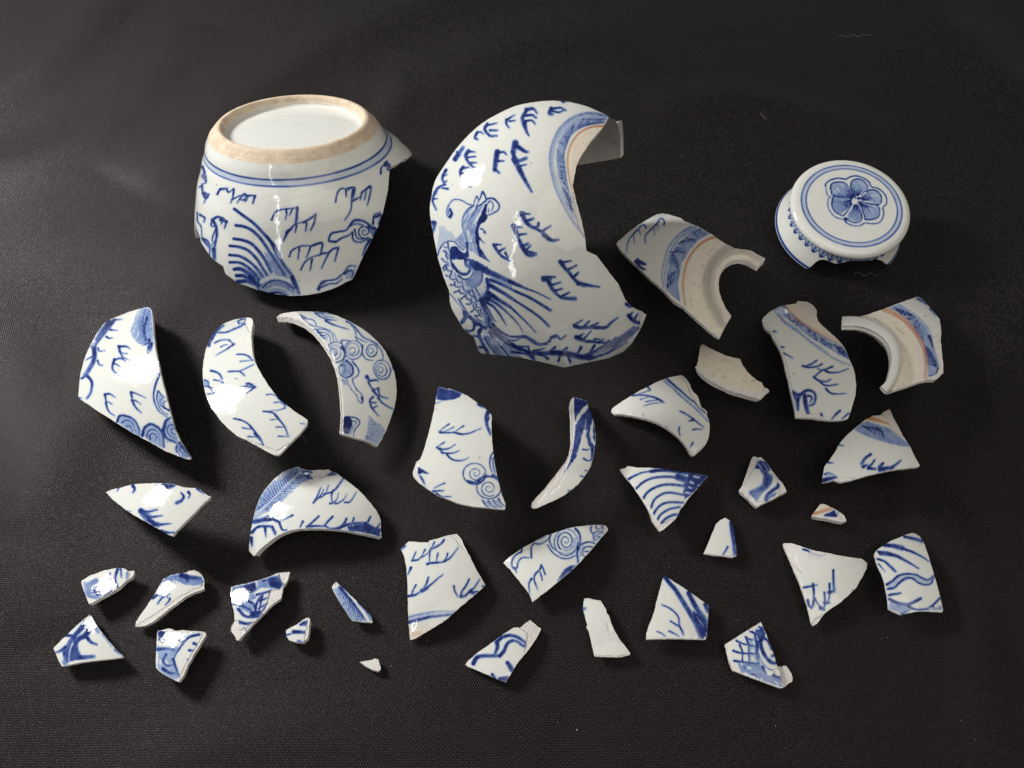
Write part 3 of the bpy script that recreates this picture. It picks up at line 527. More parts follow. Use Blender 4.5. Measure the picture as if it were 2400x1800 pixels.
sherd('R', 'ragged sherd with fish scale pattern and a white broken foot, between two small clusters',
"230,420 290,400 390,382 520,350 640,315 740,280 800,250 865,228 885,235 985,222 990,245 960,330 930,390 905,410 895,480 880,560 830,600 780,630 700,710 620,790 540,870 450,970 380,1050 320,1112 300,1110 280,1060 225,990 235,930 275,860 270,760 240,620 222,510",
"""F.6: 250,420 390,385 540,350 700,300 860,250 900,330 930,390 900,400 850,455 620,430 520,500 560,560 480,590 300,540 235,500; F.9: 380,400 540,360 560,440 470,520 400,460; F.8: 700,300 840,290 900,380 860,450 720,400; 30: 640,340 700,330; 30: 760,300 780,340
F.5: 235,510 330,500 500,580 560,650 480,760 330,700 300,640 240,630; 44: 240,620 340,650 450,700 540,760; 34: 450,600 520,640 540,700 540,760; 34: 560,520 640,500 740,470; 34: 740,470 720,590 660,700 580,810; 34: 540,760 560,640 600,560 640,520; 28: 600,600 700,560; 28: 590,700 680,640; 28: 640,520 620,600 600,700; 34: 570,760 640,730; 40@.9: 320,700 400,790 500,810 580,800; F.8: 480,740 620,720 570,820 470,800
44@.85: 340,875 430,895 500,885; 30@.8: 400,960 440,975; W26: 560,350 565,400; W20: 560,480 640,450 720,440
C: 865,228 985,222 990,245 960,330 930,390 880,330 850,260; C: 740,470 860,450 895,480 880,560 830,600 700,710 600,810 700,640; C: 225,990 235,930 275,860 320,850 330,980 420,950 380,1050 320,1112 300,1110 280,1060; C: 540,870 600,810 450,970 400,1010 480,900""", tilt=(-.05,.1))
sherd('R', 'narrow blade shaped sherd with a blue feather, alone above the smallest white chip',
"1590,352 1650,405 1730,480 1820,570 1900,640 1980,720 2040,800 2065,865 2050,880 1960,872 1800,855 1750,790 1680,680 1610,570 1560,480 1535,420 1560,385",
"""F.45: 1550,440 1650,410 1720,490 1870,700 1960,800 2000,870 1800,850 1650,640; H.9 11 26-12 .1: 1640,420 1740,530 1840,650 1960,830 | 1550,450 1640,630 1770,830 1900,865; 40: 1640,420 1750,550 1850,680 1960,840; 34@.7: 1880,620 1980,730 2050,850; W18: 1750,510 1850,620 1990,820; C: 1590,352 1650,405 1620,395 1570,400""", tilt=(0,.05), t=.0018)
sherd('R', 'pebble sized sherd with two blue stripes and a stray thread',
"1215,815 1240,820 1250,850 1240,960 1225,1060 1215,1090 1175,1115 1165,1140 1060,1130 980,1105 950,1060 940,980 1000,945 1080,905 1150,850",
"""50@.85: 1120,895 1220,870; 60@.9: 1130,890 1215,900; 50@.95: 1040,1000 1190,1005; 24: 960,1040 1050,1010; 40@.5: 1100,1120 1160,1130; C: 1215,815 1240,820 1250,850 1240,960 1225,1060 1215,1090 1175,1115 1200,980 1225,860; C: 940,980 1150,850 1215,815 1100,905 960,990""", tilt=(-.1,.05), t=.003)
sherd('R', 'smallest bare white chip, alone below the blade shaped sherd',
"1898,1392 1980,1375 2050,1365 2085,1348 2140,1358 2155,1420 2172,1475 2140,1510 2060,1490 1980,1450",
"""C: 1890,1392 2085,1340 2150,1350 2180,1475 2140,1520 1980,1460""", tilt=(0,.1), t=.002)
sherd('Y', 'long shoulder sherd with neck collar, hatched band, orange ring, between crescent and lid',
"600,100 660,108 800,150 860,190 1000,245 1080,290 1180,350 1250,400 1330,450 1430,497 1520,510 1600,520 1650,545 1772,610 1765,640 1730,670 1690,715 1640,690 1560,650 1480,628 1400,640 1330,680 1280,740 1248,820 1240,900 1250,1000 1280,1090 1320,1180 1385,1270 1350,1330 1300,1420 1255,1520 1200,1490 1100,1410 1000,1320 900,1230 830,1160 720,1100 640,1010 560,930 450,840 340,730 200,600 110,510 72,450 90,420 200,320 340,220 440,160 530,112",
"""20-12: 410,260 390,230 350,240 310,290 250,350; 10: 330,280 350,350; 10: 270,350 275,440; 18-10: 310,290 250,350 200,440 185,550; 18-12: 615,230 620,190 590,155 550,180 540,220; 10: 540,210 550,290; 10: 500,240 510,350; 18-14: 560,190 500,250 440,310 400,360 405,440
F.95: 265,650 320,610 430,690 390,690 330,680 410,740 370,745 310,700; 30: 300,640 400,670
18@.5: 930,250 820,310 720,410 650,530 610,680 590,800 610,950; 14@.35: 960,250 850,310 750,410 690,520; 34@.35: 980,260 830,350 730,460 680,560 640,700 620,860 650,980
F.5: 1020,260 1150,330 1020,400 920,500 860,600 790,720 760,860 770,990 790,1100 660,1000 640,920 650,780 690,620 740,520 820,400 920,310
H.9 7 12 .12: 1020,270 930,320 | 1120,330 1010,400; H.9 7 12 -.6: 920,330 760,460 | 1000,400 900,500; H.9 5 12 .5: 760,470 700,560 | 880,500 850,560; H.9 7 12 .8: 700,560 650,740 | 840,580 780,730; H.95 10 12 -.7: 660,740 650,960 | 770,740 790,1080; 30@.7: 720,560 780,740 770,860; 14: 690,540 860,545; 20@.5: 790,1090 770,960 770,840 810,700
O 34-26: 1220,370 1130,390 1020,460 930,560 870,680 840,820 835,950 860,1150
B: 1230,370 1120,420 1030,480 950,580 890,700 860,820 855,950 880,1160 900,1230 1255,1520 1385,1270 1320,1180 1250,1000 1240,820 1330,680 1480,628 1690,715 1772,610 1600,520 1430,497 1330,450
M@.5: 1180,500 1110,560; M@.7: 1045,690 1070,700; M@.5: 1075,800 1070,870 1010,930; M@.5: 915,1075 935,1175; M@.4: 1150,1400 1165,1410""", tilt=(-.12,.12), R=.075, collar=("1690,650 1600,590 1520,570 1430,570 1340,610 1270,680 1225,760 1205,860 1205,960 1235,1080 1290,1190 1340,1290", 26, .0075), t=.0028)
sherd('Z', 'shoulder sherd with hatched blue band and a snapped cream flap at its top',
"480,122 580,130 630,155 670,190 697,235 693,300 715,360 780,420 850,480 930,555 990,625 1030,700 1065,790 1100,860 1125,950 1137,1060 1130,1180 1100,1290 1070,1380 1045,1450 980,1465 900,1470 800,1468 700,1455 600,1442 455,1438 440,1340 415,1220 390,1120 370,1000 340,900 320,800 290,700 250,620 200,540 170,470 100,410 78,350 90,310 170,240 240,200 330,168 400,162 460,150",
"""24@.4: 235,215 330,350 450,430 600,560 750,660 850,750 960,800 1080,850; 12@.5: 215,230 330,370 500,490 700,650 850,750 1000,840
F.45: 280,190 320,175 420,270 560,400 700,500 850,600 1000,660 1065,780 970,750 850,670 700,580 560,490 430,370 320,290 250,220; H.95 6 12 .3: 300,200 400,280 | 270,260 400,350; H.9 8 12 -.5: 400,280 560,400 | 400,350 560,480; H.9 8 12 .3: 560,400 700,500 | 560,490 700,580; H.95 10 14 -.3: 700,510 880,620 | 740,600 900,690; H.95 8 14 .3: 880,610 1000,660 | 900,690 1060,780; 24@.5: 320,175 500,350 700,490 900,600 1000,650
O@.5 44: 345,190 450,310 600,410 750,500 900,570 990,625; B: 345,170 480,122 580,130 670,190 697,235 693,300 780,420 930,555 990,625 880,560 700,470 520,340 400,250
C.7: 480,122 580,130 670,190 697,235 693,300 600,250 520,190 470,160
24: 535,855 600,870 700,860 750,830; 16-26: 695,790 640,830 560,860; 14: 755,835 700,870; 20-14: 870,860 800,890 740,900 700,880; 24-14: 790,910 850,930 940,925 1050,885; 14-24: 780,890 720,930 660,985; 24-18: 660,980 720,1020 800,1030 850,1005; 24-16: 720,1020 780,1070 850,1075 930,1060; 22-14: 795,1110 850,1160 930,1170 1025,1163; 18: 315,710 360,730 420,765; 20: 205,465 240,470; 24: 290,640 325,645; D: 433,942 9
50-34: 415,1150 480,1190 500,1210; 26: 440,1160 450,1220 480,1260; 40: 480,1220 480,1350; 50-40@.95: 560,1200 570,1300 600,1400; 34: 520,1170 580,1130 650,1145 680,1200 660,1280 610,1300; 26: 560,1200 610,1190 640,1220 620,1260; 44: 500,1180 560,1160; F.5: 430,1170 500,1180 490,1300 460,1340; 30: 745,1400 755,1425; 30-20@.8: 955,1360 900,1410 860,1460; 24@.7: 1050,1390 980,1450
C: 455,1438 440,1360 520,1390 560,1410 640,1400 680,1370 740,1420 800,1468 700,1455 600,1442; C: 78,350 100,360 160,430 230,540 300,660 370,880 420,1150 455,1438 415,1220 370,1000 320,800 290,700 200,540 100,410""", tilt=(-.05,.1), R=.07)
sherd('Z', 'neck sherd with thick white curved collar, cream shoulder and orange ring, below the lid',
"1835,72 1880,100 1950,170 2000,230 2050,290 2080,330 2090,400 2095,480 2090,580 2100,680 2115,800 2122,930 2080,970 2040,1010 1960,1010 1880,1025 1780,1060 1680,1095 1600,1120 1520,1148 1475,1145 1420,1080 1450,1060 1490,1000 1510,930 1525,850 1527,780 1515,700 1480,620 1420,560 1340,490 1260,450 1180,425 1100,412 978,410 980,296 1080,292 1180,297 1250,280 1350,245 1480,200 1600,155 1720,110",
"""F.45: 1500,200 1620,155 1700,200 1820,310 1920,430 1990,530 2010,640 2060,780 2070,860 2040,950 1950,980 1940,850 1900,650 1820,480 1700,330 1600,250; H.95 7 14 .6: 1550,190 1700,320 | 1660,180 1820,320; H.95 8 14 -.5: 1700,330 1900,600 | 1830,330 1990,560; H.95 8 16 .6: 1900,600 1950,950 | 1990,600 2060,880; 40@.9: 1960,520 1990,580 2000,640; 24: 1720,320 1780,330; F.35: 1720,200 1850,300 1960,420 2000,520 1990,540 1900,420 1790,300; 22@.9: 2060,880 2040,950 1960,965; 30@.7: 1830,95 1950,165; 24@.6: 1970,210 2040,290
O@.8 60-40: 1440,210 1560,260 1700,350 1800,470 1880,600 1920,760 1925,870 1920,990; O 24: 1560,265 1700,370 1830,540 1900,700 1920,850 1910,980
B: 1430,215 1250,280 1180,297 1340,330 1480,410 1580,520 1640,640 1650,780 1620,900 1560,1040 1475,1145 1680,1095 1900,1020 1900,880 1860,680 1780,500 1680,370 1560,270
C: 1990,540 2050,520 2092,480 2100,680 2115,800 2122,930 2080,970 2040,1010 1920,1015 1960,980 2050,950 2075,860 2030,700; M@.5: 1590,430 1640,470 1700,520; M@.35: 1640,620 1680,690; M@.4: 1340,315 1430,370; D: 1915,290 10; M@.35: 1740,830 1730,860""", tilt=(.05,.1), R=.075, collar=("975,352 1100,350 1220,365 1330,405 1430,465 1510,540 1560,630 1582,730 1580,830 1555,930 1510,1030 1450,1110", 50, .006), t=.0028)
sherd('a', 'bare cream shoulder fragment without glaze, lying below the long collared sherd',
"385,290 410,260 450,248 480,265 560,320 700,390 850,455 950,495 1100,535 1250,565 1262,620 1310,720 1400,840 1500,940 1610,1030 1720,1085 1735,1140 1780,1190 1820,1200 1872,1248 1860,1280 1800,1330 1735,1385 1705,1435 1660,1440 1500,1400 1300,1340 1150,1305 1000,1255 930,1205 800,1160 650,1080 500,985 400,910 320,830 270,745 300,710 330,600 355,450",
"""B: 370,260 1250,560 1400,840 1720,1085 1770,1230 1700,1290 1400,1240 1150,1190 900,1140 700,1020 500,890 290,720; C: 270,745 500,900 700,1030 880,1140 1150,1200 1400,1250 1715,1280 1780,1190 1872,1248 1735,1385 1705,1435 1660,1440 1300,1340 1000,1255 800,1160 500,985 320,830; M@.5: 860,955 960,970; M@.6: 1290,1030 1400,1045; M@.8: 1480,1050 1590,1030; M@.6: 1520,1020 1560,1040; M@.35: 870,1060 890,1090; M@.4: 650,885 710,885; M@.3: 570,400 620,430""", tilt=(0,.1), t=.0035, R=.05)
sherd('b', 'triangular sherd with nested wing shaped blue stripes, below the winged sherd',
"112,205 180,185 205,162 240,168 320,182 480,182 620,198 780,222 950,245 1080,262 1160,275 1100,345 1040,410 980,480 920,550 870,620 820,685 800,740 770,790 740,810 700,850 640,900 585,935 540,880 490,810 470,730 430,640 380,560 320,470 260,380 180,290",
"""26-20: 205,325 300,270 400,235 520,220; 40@.9: 480,225 600,212 750,222 900,245 1050,270 1150,280; 24-34: 300,435 380,360 480,310 600,290 720,290 860,315; 26-34: 390,545 440,470 540,410 660,380 780,385 880,400; 24-30: 485,650 520,560 600,500 700,475 880,505; 26-30: 505,740 540,680 600,620 700,590 860,595; 24-30: 555,800 600,730 700,670 820,645; 30-34: 605,835 660,780 740,740 800,735
80@.75: 800,290 900,330 900,400 900,480; F.75: 920,260 1150,280 1050,400 950,500 880,560 860,480 900,380; W26: 990,285 1050,300; W30: 950,350 980,365; W20: 930,410 960,425; W26: 890,475 940,480; W24: 890,560 910,540; W20: 1040,390 1050,395; F.5: 720,290 900,320 920,380 800,340
C: 205,325 260,380 320,470 345,500 420,610 480,700 520,760 600,850 700,800 770,790 700,850 585,935 490,810 470,730 430,640 320,470""", tilt=(.02,.08), t=.0016)
sherd('b', 'little four cornered sherd with blue plume and chipped white borders',
"1690,48 1750,65 1775,55 1830,110 1890,180 1900,210 1970,300 2030,360 2060,420 2078,465 2000,505 1900,555 1800,605 1722,645 1680,610 1600,530 1512,455 1560,380 1600,270 1640,150 1660,85",
"""F.75: 1745,95 1830,110 1888,180 1880,220 1800,215 1710,190; 60-90@.75: 1800,210 1850,280 1870,350; 110-60@.7: 1860,310 1830,400 1760,440 1660,480; F.6: 1640,480 1780,470 1720,580; 34@.5: 1860,400 1780,480 1720,570; 36-50: 1990,350 1970,410 1900,460 1850,510 1840,570; F.6: 1840,520 1970,470 1940,520 1830,580; W10: 1740,130 1790,200; W10: 1800,120 1850,200; W34: 1950,300 1900,400 1800,500
C: 1690,48 1750,65 1700,170 1640,290 1570,410 1640,500 1720,590 1820,575 1800,605 1722,645 1600,530 1512,455 1600,270 1660,85; C: 1900,210 2030,360 2078,465 1990,505 2000,380 1930,280""", tilt=(-.08,.08), t=.003)
sherd('b', 'small plain trapezoid sherd with a dark blue right border',
"1355,772 1400,800 1435,830 1450,900 1470,1020 1492,1180 1490,1220 1440,1240 1340,1225 1220,1215 1100,1195 1140,1110 1200,960 1250,840 1300,798",
"""44-60@.85: 1425,830 1440,950 1465,1080 1480,1220; 24: 1385,1115 1360,1160 1330,1205; C.8: 1100,1195 1220,1203 1340,1213 1440,1225 1490,1210 1440,1240 1220,1215; D@.3: 1325,1045 6""", tilt=(.03,.05), t=.0015)
sherd('c', 'kite like shoulder sherd with pale blue band, orange stripe and a chipped peak',
"1130,105 1145,125 1180,210 1240,320 1320,470 1400,590 1450,700 1500,790 1526,840 1510,855 1400,865 1250,880 1100,905 900,950 720,1000 600,1035 495,1058 400,1025 330,1045 255,1055 270,960 290,850 350,770 420,670 480,560 550,470 640,390 720,320 820,240 920,190 1010,183 1060,140",
"""F.55: 690,360 780,275 850,268 1000,310 1130,350 1220,430 1340,520 1420,590 1300,590 1100,540 900,470 760,410; F.5: 720,320 850,268 1130,350 1200,420 1320,500 1200,510 1050,460 900,420 760,370; H.95 9 18 .25: 760,320 1050,350 | 800,370 1080,470; H.3 7 10 -.1: 1050,350 1250,450 | 1080,460 1300,510; 26@.4: 700,375 900,470 1100,530 1390,585; 34@.3: 720,350 900,440 1100,500 1360,550
O 60-34: 860,215 980,250 1110,290; B.8: 850,230 1000,180 1130,105 1180,210 1120,330 1000,290; C: 1010,183 1130,105 1240,320 1320,470 1240,430 1180,380 1130,310 1110,250 1150,220 1100,130 1030,180; M@.6: 1075,195 1100,225
34-40: 890,690 820,740 770,810; 44: 790,850 830,830; 24-40: 935,770 900,820 860,850; 44: 860,870 950,880; 30-50: 1050,805 1000,860; 60-40: 1010,890 1100,870 1180,860; 44-24: 1150,870 1220,820 1280,770; 24@.6: 480,570 540,578; 24@.8: 330,795 400,805; 30@.6: 290,950 350,935 450,985; 60-30@.95: 270,1030 380,1000 440,990; F.4: 290,950 400,960 300,1010; C: 400,1025 520,990 700,990 495,1058; D: 955,745 8""", tilt=(0,.1), t=.0016)
sherd('c', 'tiny sherd with an orange stripe, alone below the kite like sherd',
"225,1345 260,1335 300,1340 400,1385 480,1435 545,1480 575,1555 520,1572 420,1550 280,1520 140,1500 128,1475 180,1410",
"""B: 128,1475 225,1345 300,1340 400,1385 280,1430 160,1480; O 44: 130,1465 250,1435 400,1385; F.85: 280,1470 420,1420 460,1480 440,1510 290,1495; F.5: 400,1420 490,1440 450,1460; C: 480,1440 545,1480 575,1555 450,1520; C: 128,1478 280,1500 440,1515 575,1555 520,1572 420,1550 140,1500""", tilt=(-.05,.1), t=.0028)
sherd('d', 'three pointed sherd with a zigzag blue mark, upper tip reaching to the left',
"172,285 185,268 260,265 380,300 480,335 580,362 700,380 820,410 940,430 1100,450 1172,500 1160,570 1110,670 1040,790 960,870 860,960 740,1040 660,1100 620,1150 580,1215 530,1245 510,1220 490,1120 450,970 410,850 370,730 320,620 260,480 210,370",
"""24: 415,340 480,360 540,400 600,412; 30-20: 540,395 620,415 670,400; 18: 500,350 530,380; 26: 420,790 500,775 575,760; 26-34: 530,745 540,850 535,980 510,1030; 34: 470,940 480,1000 510,1025; 20: 545,900 580,970 630,1030; 44: 620,1030 660,1050; 26: 665,850 670,960 660,1040; 40: 670,970 720,970; 26: 725,745 725,860 710,960; 44-34: 720,850 770,830; 24-34: 770,585 770,700 780,830
C.8: 172,285 260,265 380,300 340,360 330,450 420,620 370,600 260,480 210,370; C.5: 480,335 580,362 820,410 740,420 650,460 500,430; C: 510,1220 540,1170 640,1110 620,1150 580,1215 530,1245; D: 995,818 10; C.6: 260,480 330,560 430,850 510,1220 450,970 370,730""", tilt=(-.05,.0), t=.0018)
sherd('d', 'four sided sherd with a wavy double blue ribbon, rightmost of the lower rows',
"1695,142 1740,155 1785,185 1830,250 1870,350 1920,520 1960,650 2000,790 2030,900 2065,1055 2050,1080 1950,1075 1800,1068 1700,1082 1560,1115 1480,1080 1420,1045 1420,980 1405,880 1380,740 1345,630 1290,520 1265,440 1250,395 1270,360 1340,305 1450,240 1580,185",
"""34-40: 1610,190 1720,215 1820,245; 40-60@.9: 1370,290 1480,300 1580,325; 34-16: 1570,325 1700,370 1820,430 1900,485; 50-60@.9: 1300,380 1400,390; 50-18: 1400,390 1520,420 1650,490 1775,565; 26-34: 1285,450 1370,480 1440,540 1500,600; 18@.7: 1300,510 1380,600
30: 1400,755 1470,710 1540,650 1640,630 1740,640 1820,680 1890,700 1950,650; 30: 1415,805 1490,790 1540,740 1620,680 1700,680 1770,730 1850,755 1920,740 1950,660; F.35: 1400,760 1560,650 1740,640 1930,700 1880,750 1700,680 1560,740 1440,810
34-26: 1430,880 1560,855; 34-44: 1430,925 1520,970 1640,995; 34-44: 1795,920 1700,970 1620,1000; F.55: 1425,950 1620,990 1700,1040 1650,1090 1560,1110 1425,1040; 30: 1650,1010 1750,1050 1880,1040; 26: 2025,915 1950,990 1880,1040; 24@.7: 1940,1000 1960,1040; F.55: 1700,1045 1900,1050 2050,1000 2050,1050 1800,1060; 30: 1570,1110 1620,1080; C: 1420,1045 1480,1050 1560,1100 1560,1115 1480,1080; C.7: 1250,395 1270,360 1300,400 1275,450""", tilt=(.02,.05), t=.0015)
sherd('e', 'diamond like sherd with two bold diagonal blue stripes converging at lower right',
"425,105 480,140 600,215 720,295 850,385 940,450 1000,500 998,600 985,750 975,890 960,935 850,932 700,928 500,925 350,928 188,935 195,850 220,770 260,670 300,550 330,420 370,280 395,180",
"""50-70@.85: 425,110 500,210 570,290 640,400 720,530 800,660 860,780 910,900; 56-70@.85: 740,330 800,450 870,570 960,690; 40-60@.8: 860,590 900,700 940,820; F.75: 800,560 980,680 985,750 970,900 900,900 860,800 800,660; 60@.8: 960,480 990,570; W10@.5: 850,640 930,760
16-26: 395,485 480,520 560,580 610,650 620,750; 18-26: 505,695 560,730 610,760; 24-30: 620,760 650,810 670,870; 22: 490,825 560,860 620,895; 18: 335,830 400,860 440,895; D: 475,828 5; C.6: 188,935 350,915 700,918 960,925 960,935 188,938""", tilt=(.02,.08), t=.0015)
sherd('e', 'pointed sherd with netlike blue scales beside a rounded white flake',
"1675,708 1690,735 1740,850 1790,980 1830,1090 1870,1210 1910,1340 1940,1430 1968,1555 1940,1565 1850,1535 1700,1480 1550,1425 1400,1370 1310,1335 1290,1300 1260,1230 1235,1110 1208,1000 1300,940 1420,865 1540,790 1630,735",
"""26: 1360,950 1450,990 1540,1010 1640,1035; 30: 1320,1080 1420,1110 1520,1115 1640,1120; 30: 1330,1210 1420,1220 1520,1235 1640,1250; 26: 1480,900 1530,930 1640,960; 26: 1560,830 1620,870 1680,890; 26: 1400,1000 1440,1100 1440,1220 1470,1320; 26: 1480,900 1520,1010 1520,1110 1530,1240; 26: 1600,870 1620,1000 1620,1120 1660,1250; 24: 1540,830 1600,860
F.4: 1480,920 1660,900 1660,1240 1540,1240 1530,1100; F.7: 1640,760 1700,760 1740,870 1700,930 1640,920 1600,850; F.6: 1330,1210 1500,1230 1700,1260 1720,1340 1780,1400 1940,1400 1960,1550 1700,1470 1550,1400 1420,1360 1380,1260; 60@.9: 1680,930 1680,1020 1720,1120 1800,1220 1870,1240; 50: 1700,900 1780,980 1820,1060; 44: 1810,1150 1850,1140; 26: 1640,960 1640,1100 1700,1230 1780,1310 1820,1330; 40@.8: 1700,1290 1740,1380; 40@.95: 1840,1400 1940,1440; 30: 1560,1380 1620,1400
W70: 1730,980 1760,1080 1790,1150; W24: 1655,1080 1690,1200 1770,1290 1840,1310; W44: 1520,1300 1540,1305; W34: 1570,1070 1580,1080; W44: 1570,1170 1580,1200; W30: 1460,1060 1480,1080; W30: 1460,1170 1480,1190; W30: 1580,960 1590,980; W40: 1470,1380 1500,1390; W30: 1430,1250 1440,1260; W20: 1860,1480 1900,1510; W20: 1680,1460 1690,1440; W26: 1640,790 1650,800
C: 1208,1000 1300,940 1630,735 1675,708 1620,775 1420,880 1300,960 1250,1040 1290,1200 1380,1320 1500,1400 1310,1335 1260,1230; C.8: 1840,1320 1900,1300 1915,1370 1870,1410""", tilt=(-.03,.05), t=.0018)
sherd('e', 'rounded white flake tucked behind the netlike scale sherd',
"1900,1285 1935,1280 1950,1300 1960,1275 2000,1270 2040,1320 2070,1370 2088,1430 2085,1475 2040,1500 2000,1540 1970,1560 1935,1540 1915,1430",
"""C: 1890,1270 2100,1270 2100,1580 1890,1580""", tilt=(.05,0), t=.002)
sherd('W', 'bird shaped sherd with a wavy ribbon motif and a rough broken corner, front centre',
"915,268 980,320 1045,372 1020,430 985,490 940,560 880,640 800,730 760,790 720,850 680,920 632,1000 560,975 450,930 350,885 250,840 180,815 155,790 190,745 300,650 420,570 520,495 610,430 680,385 730,355 770,355 800,358 860,305",
"""50@.9: 530,540 530,600 510,650; 50: 250,780 290,710 370,690 480,690 560,690; 44: 520,530 590,470 680,450 770,470 850,530 870,560; 44: 560,690 610,630 640,560 680,520 750,510 820,560 865,580; 36: 530,600 500,660; 44-60@.9: 650,770 680,810 700,850; 34-26: 470,910 510,950; F.9: 560,975 670,930 632,1000; 60@.9: 570,970 650,950; F.85: 670,830 725,830 700,880; W10: 620,510 690,480 800,520 860,560
C: 915,268 1045,372 985,490 880,640 840,660 870,580 880,500 880,420 800,358 860,305; C: 155,790 180,815 350,885 250,850 170,810""", tilt=(.0,.05), t=.0018)
sherd('W', 'plain pale strip of glazed porcelain without pattern, front centre right',
"1555,15 1600,10 1680,28 1750,40 1780,90 1810,140 1820,190 1845,215 1870,290 1900,370 1940,440 1980,510 2030,570 2070,620 2098,660 2090,680 2030,695 1950,708 1850,705 1750,700 1680,695 1665,650 1640,540 1610,400 1580,350 1590,320 1565,230 1540,130 1545,60",
"""30@.6: 1545,125 1575,130; 44@.6: 1540,140 1560,135; C.7: 1670,680 1750,690 1950,695 2090,670 2030,695 1950,708 1680,695; C.5: 1810,290 1860,320 1880,390 1840,400; C.5: 1600,10 1750,40 1780,90 1740,60""", tilt=(.0,.02), t=.0016)

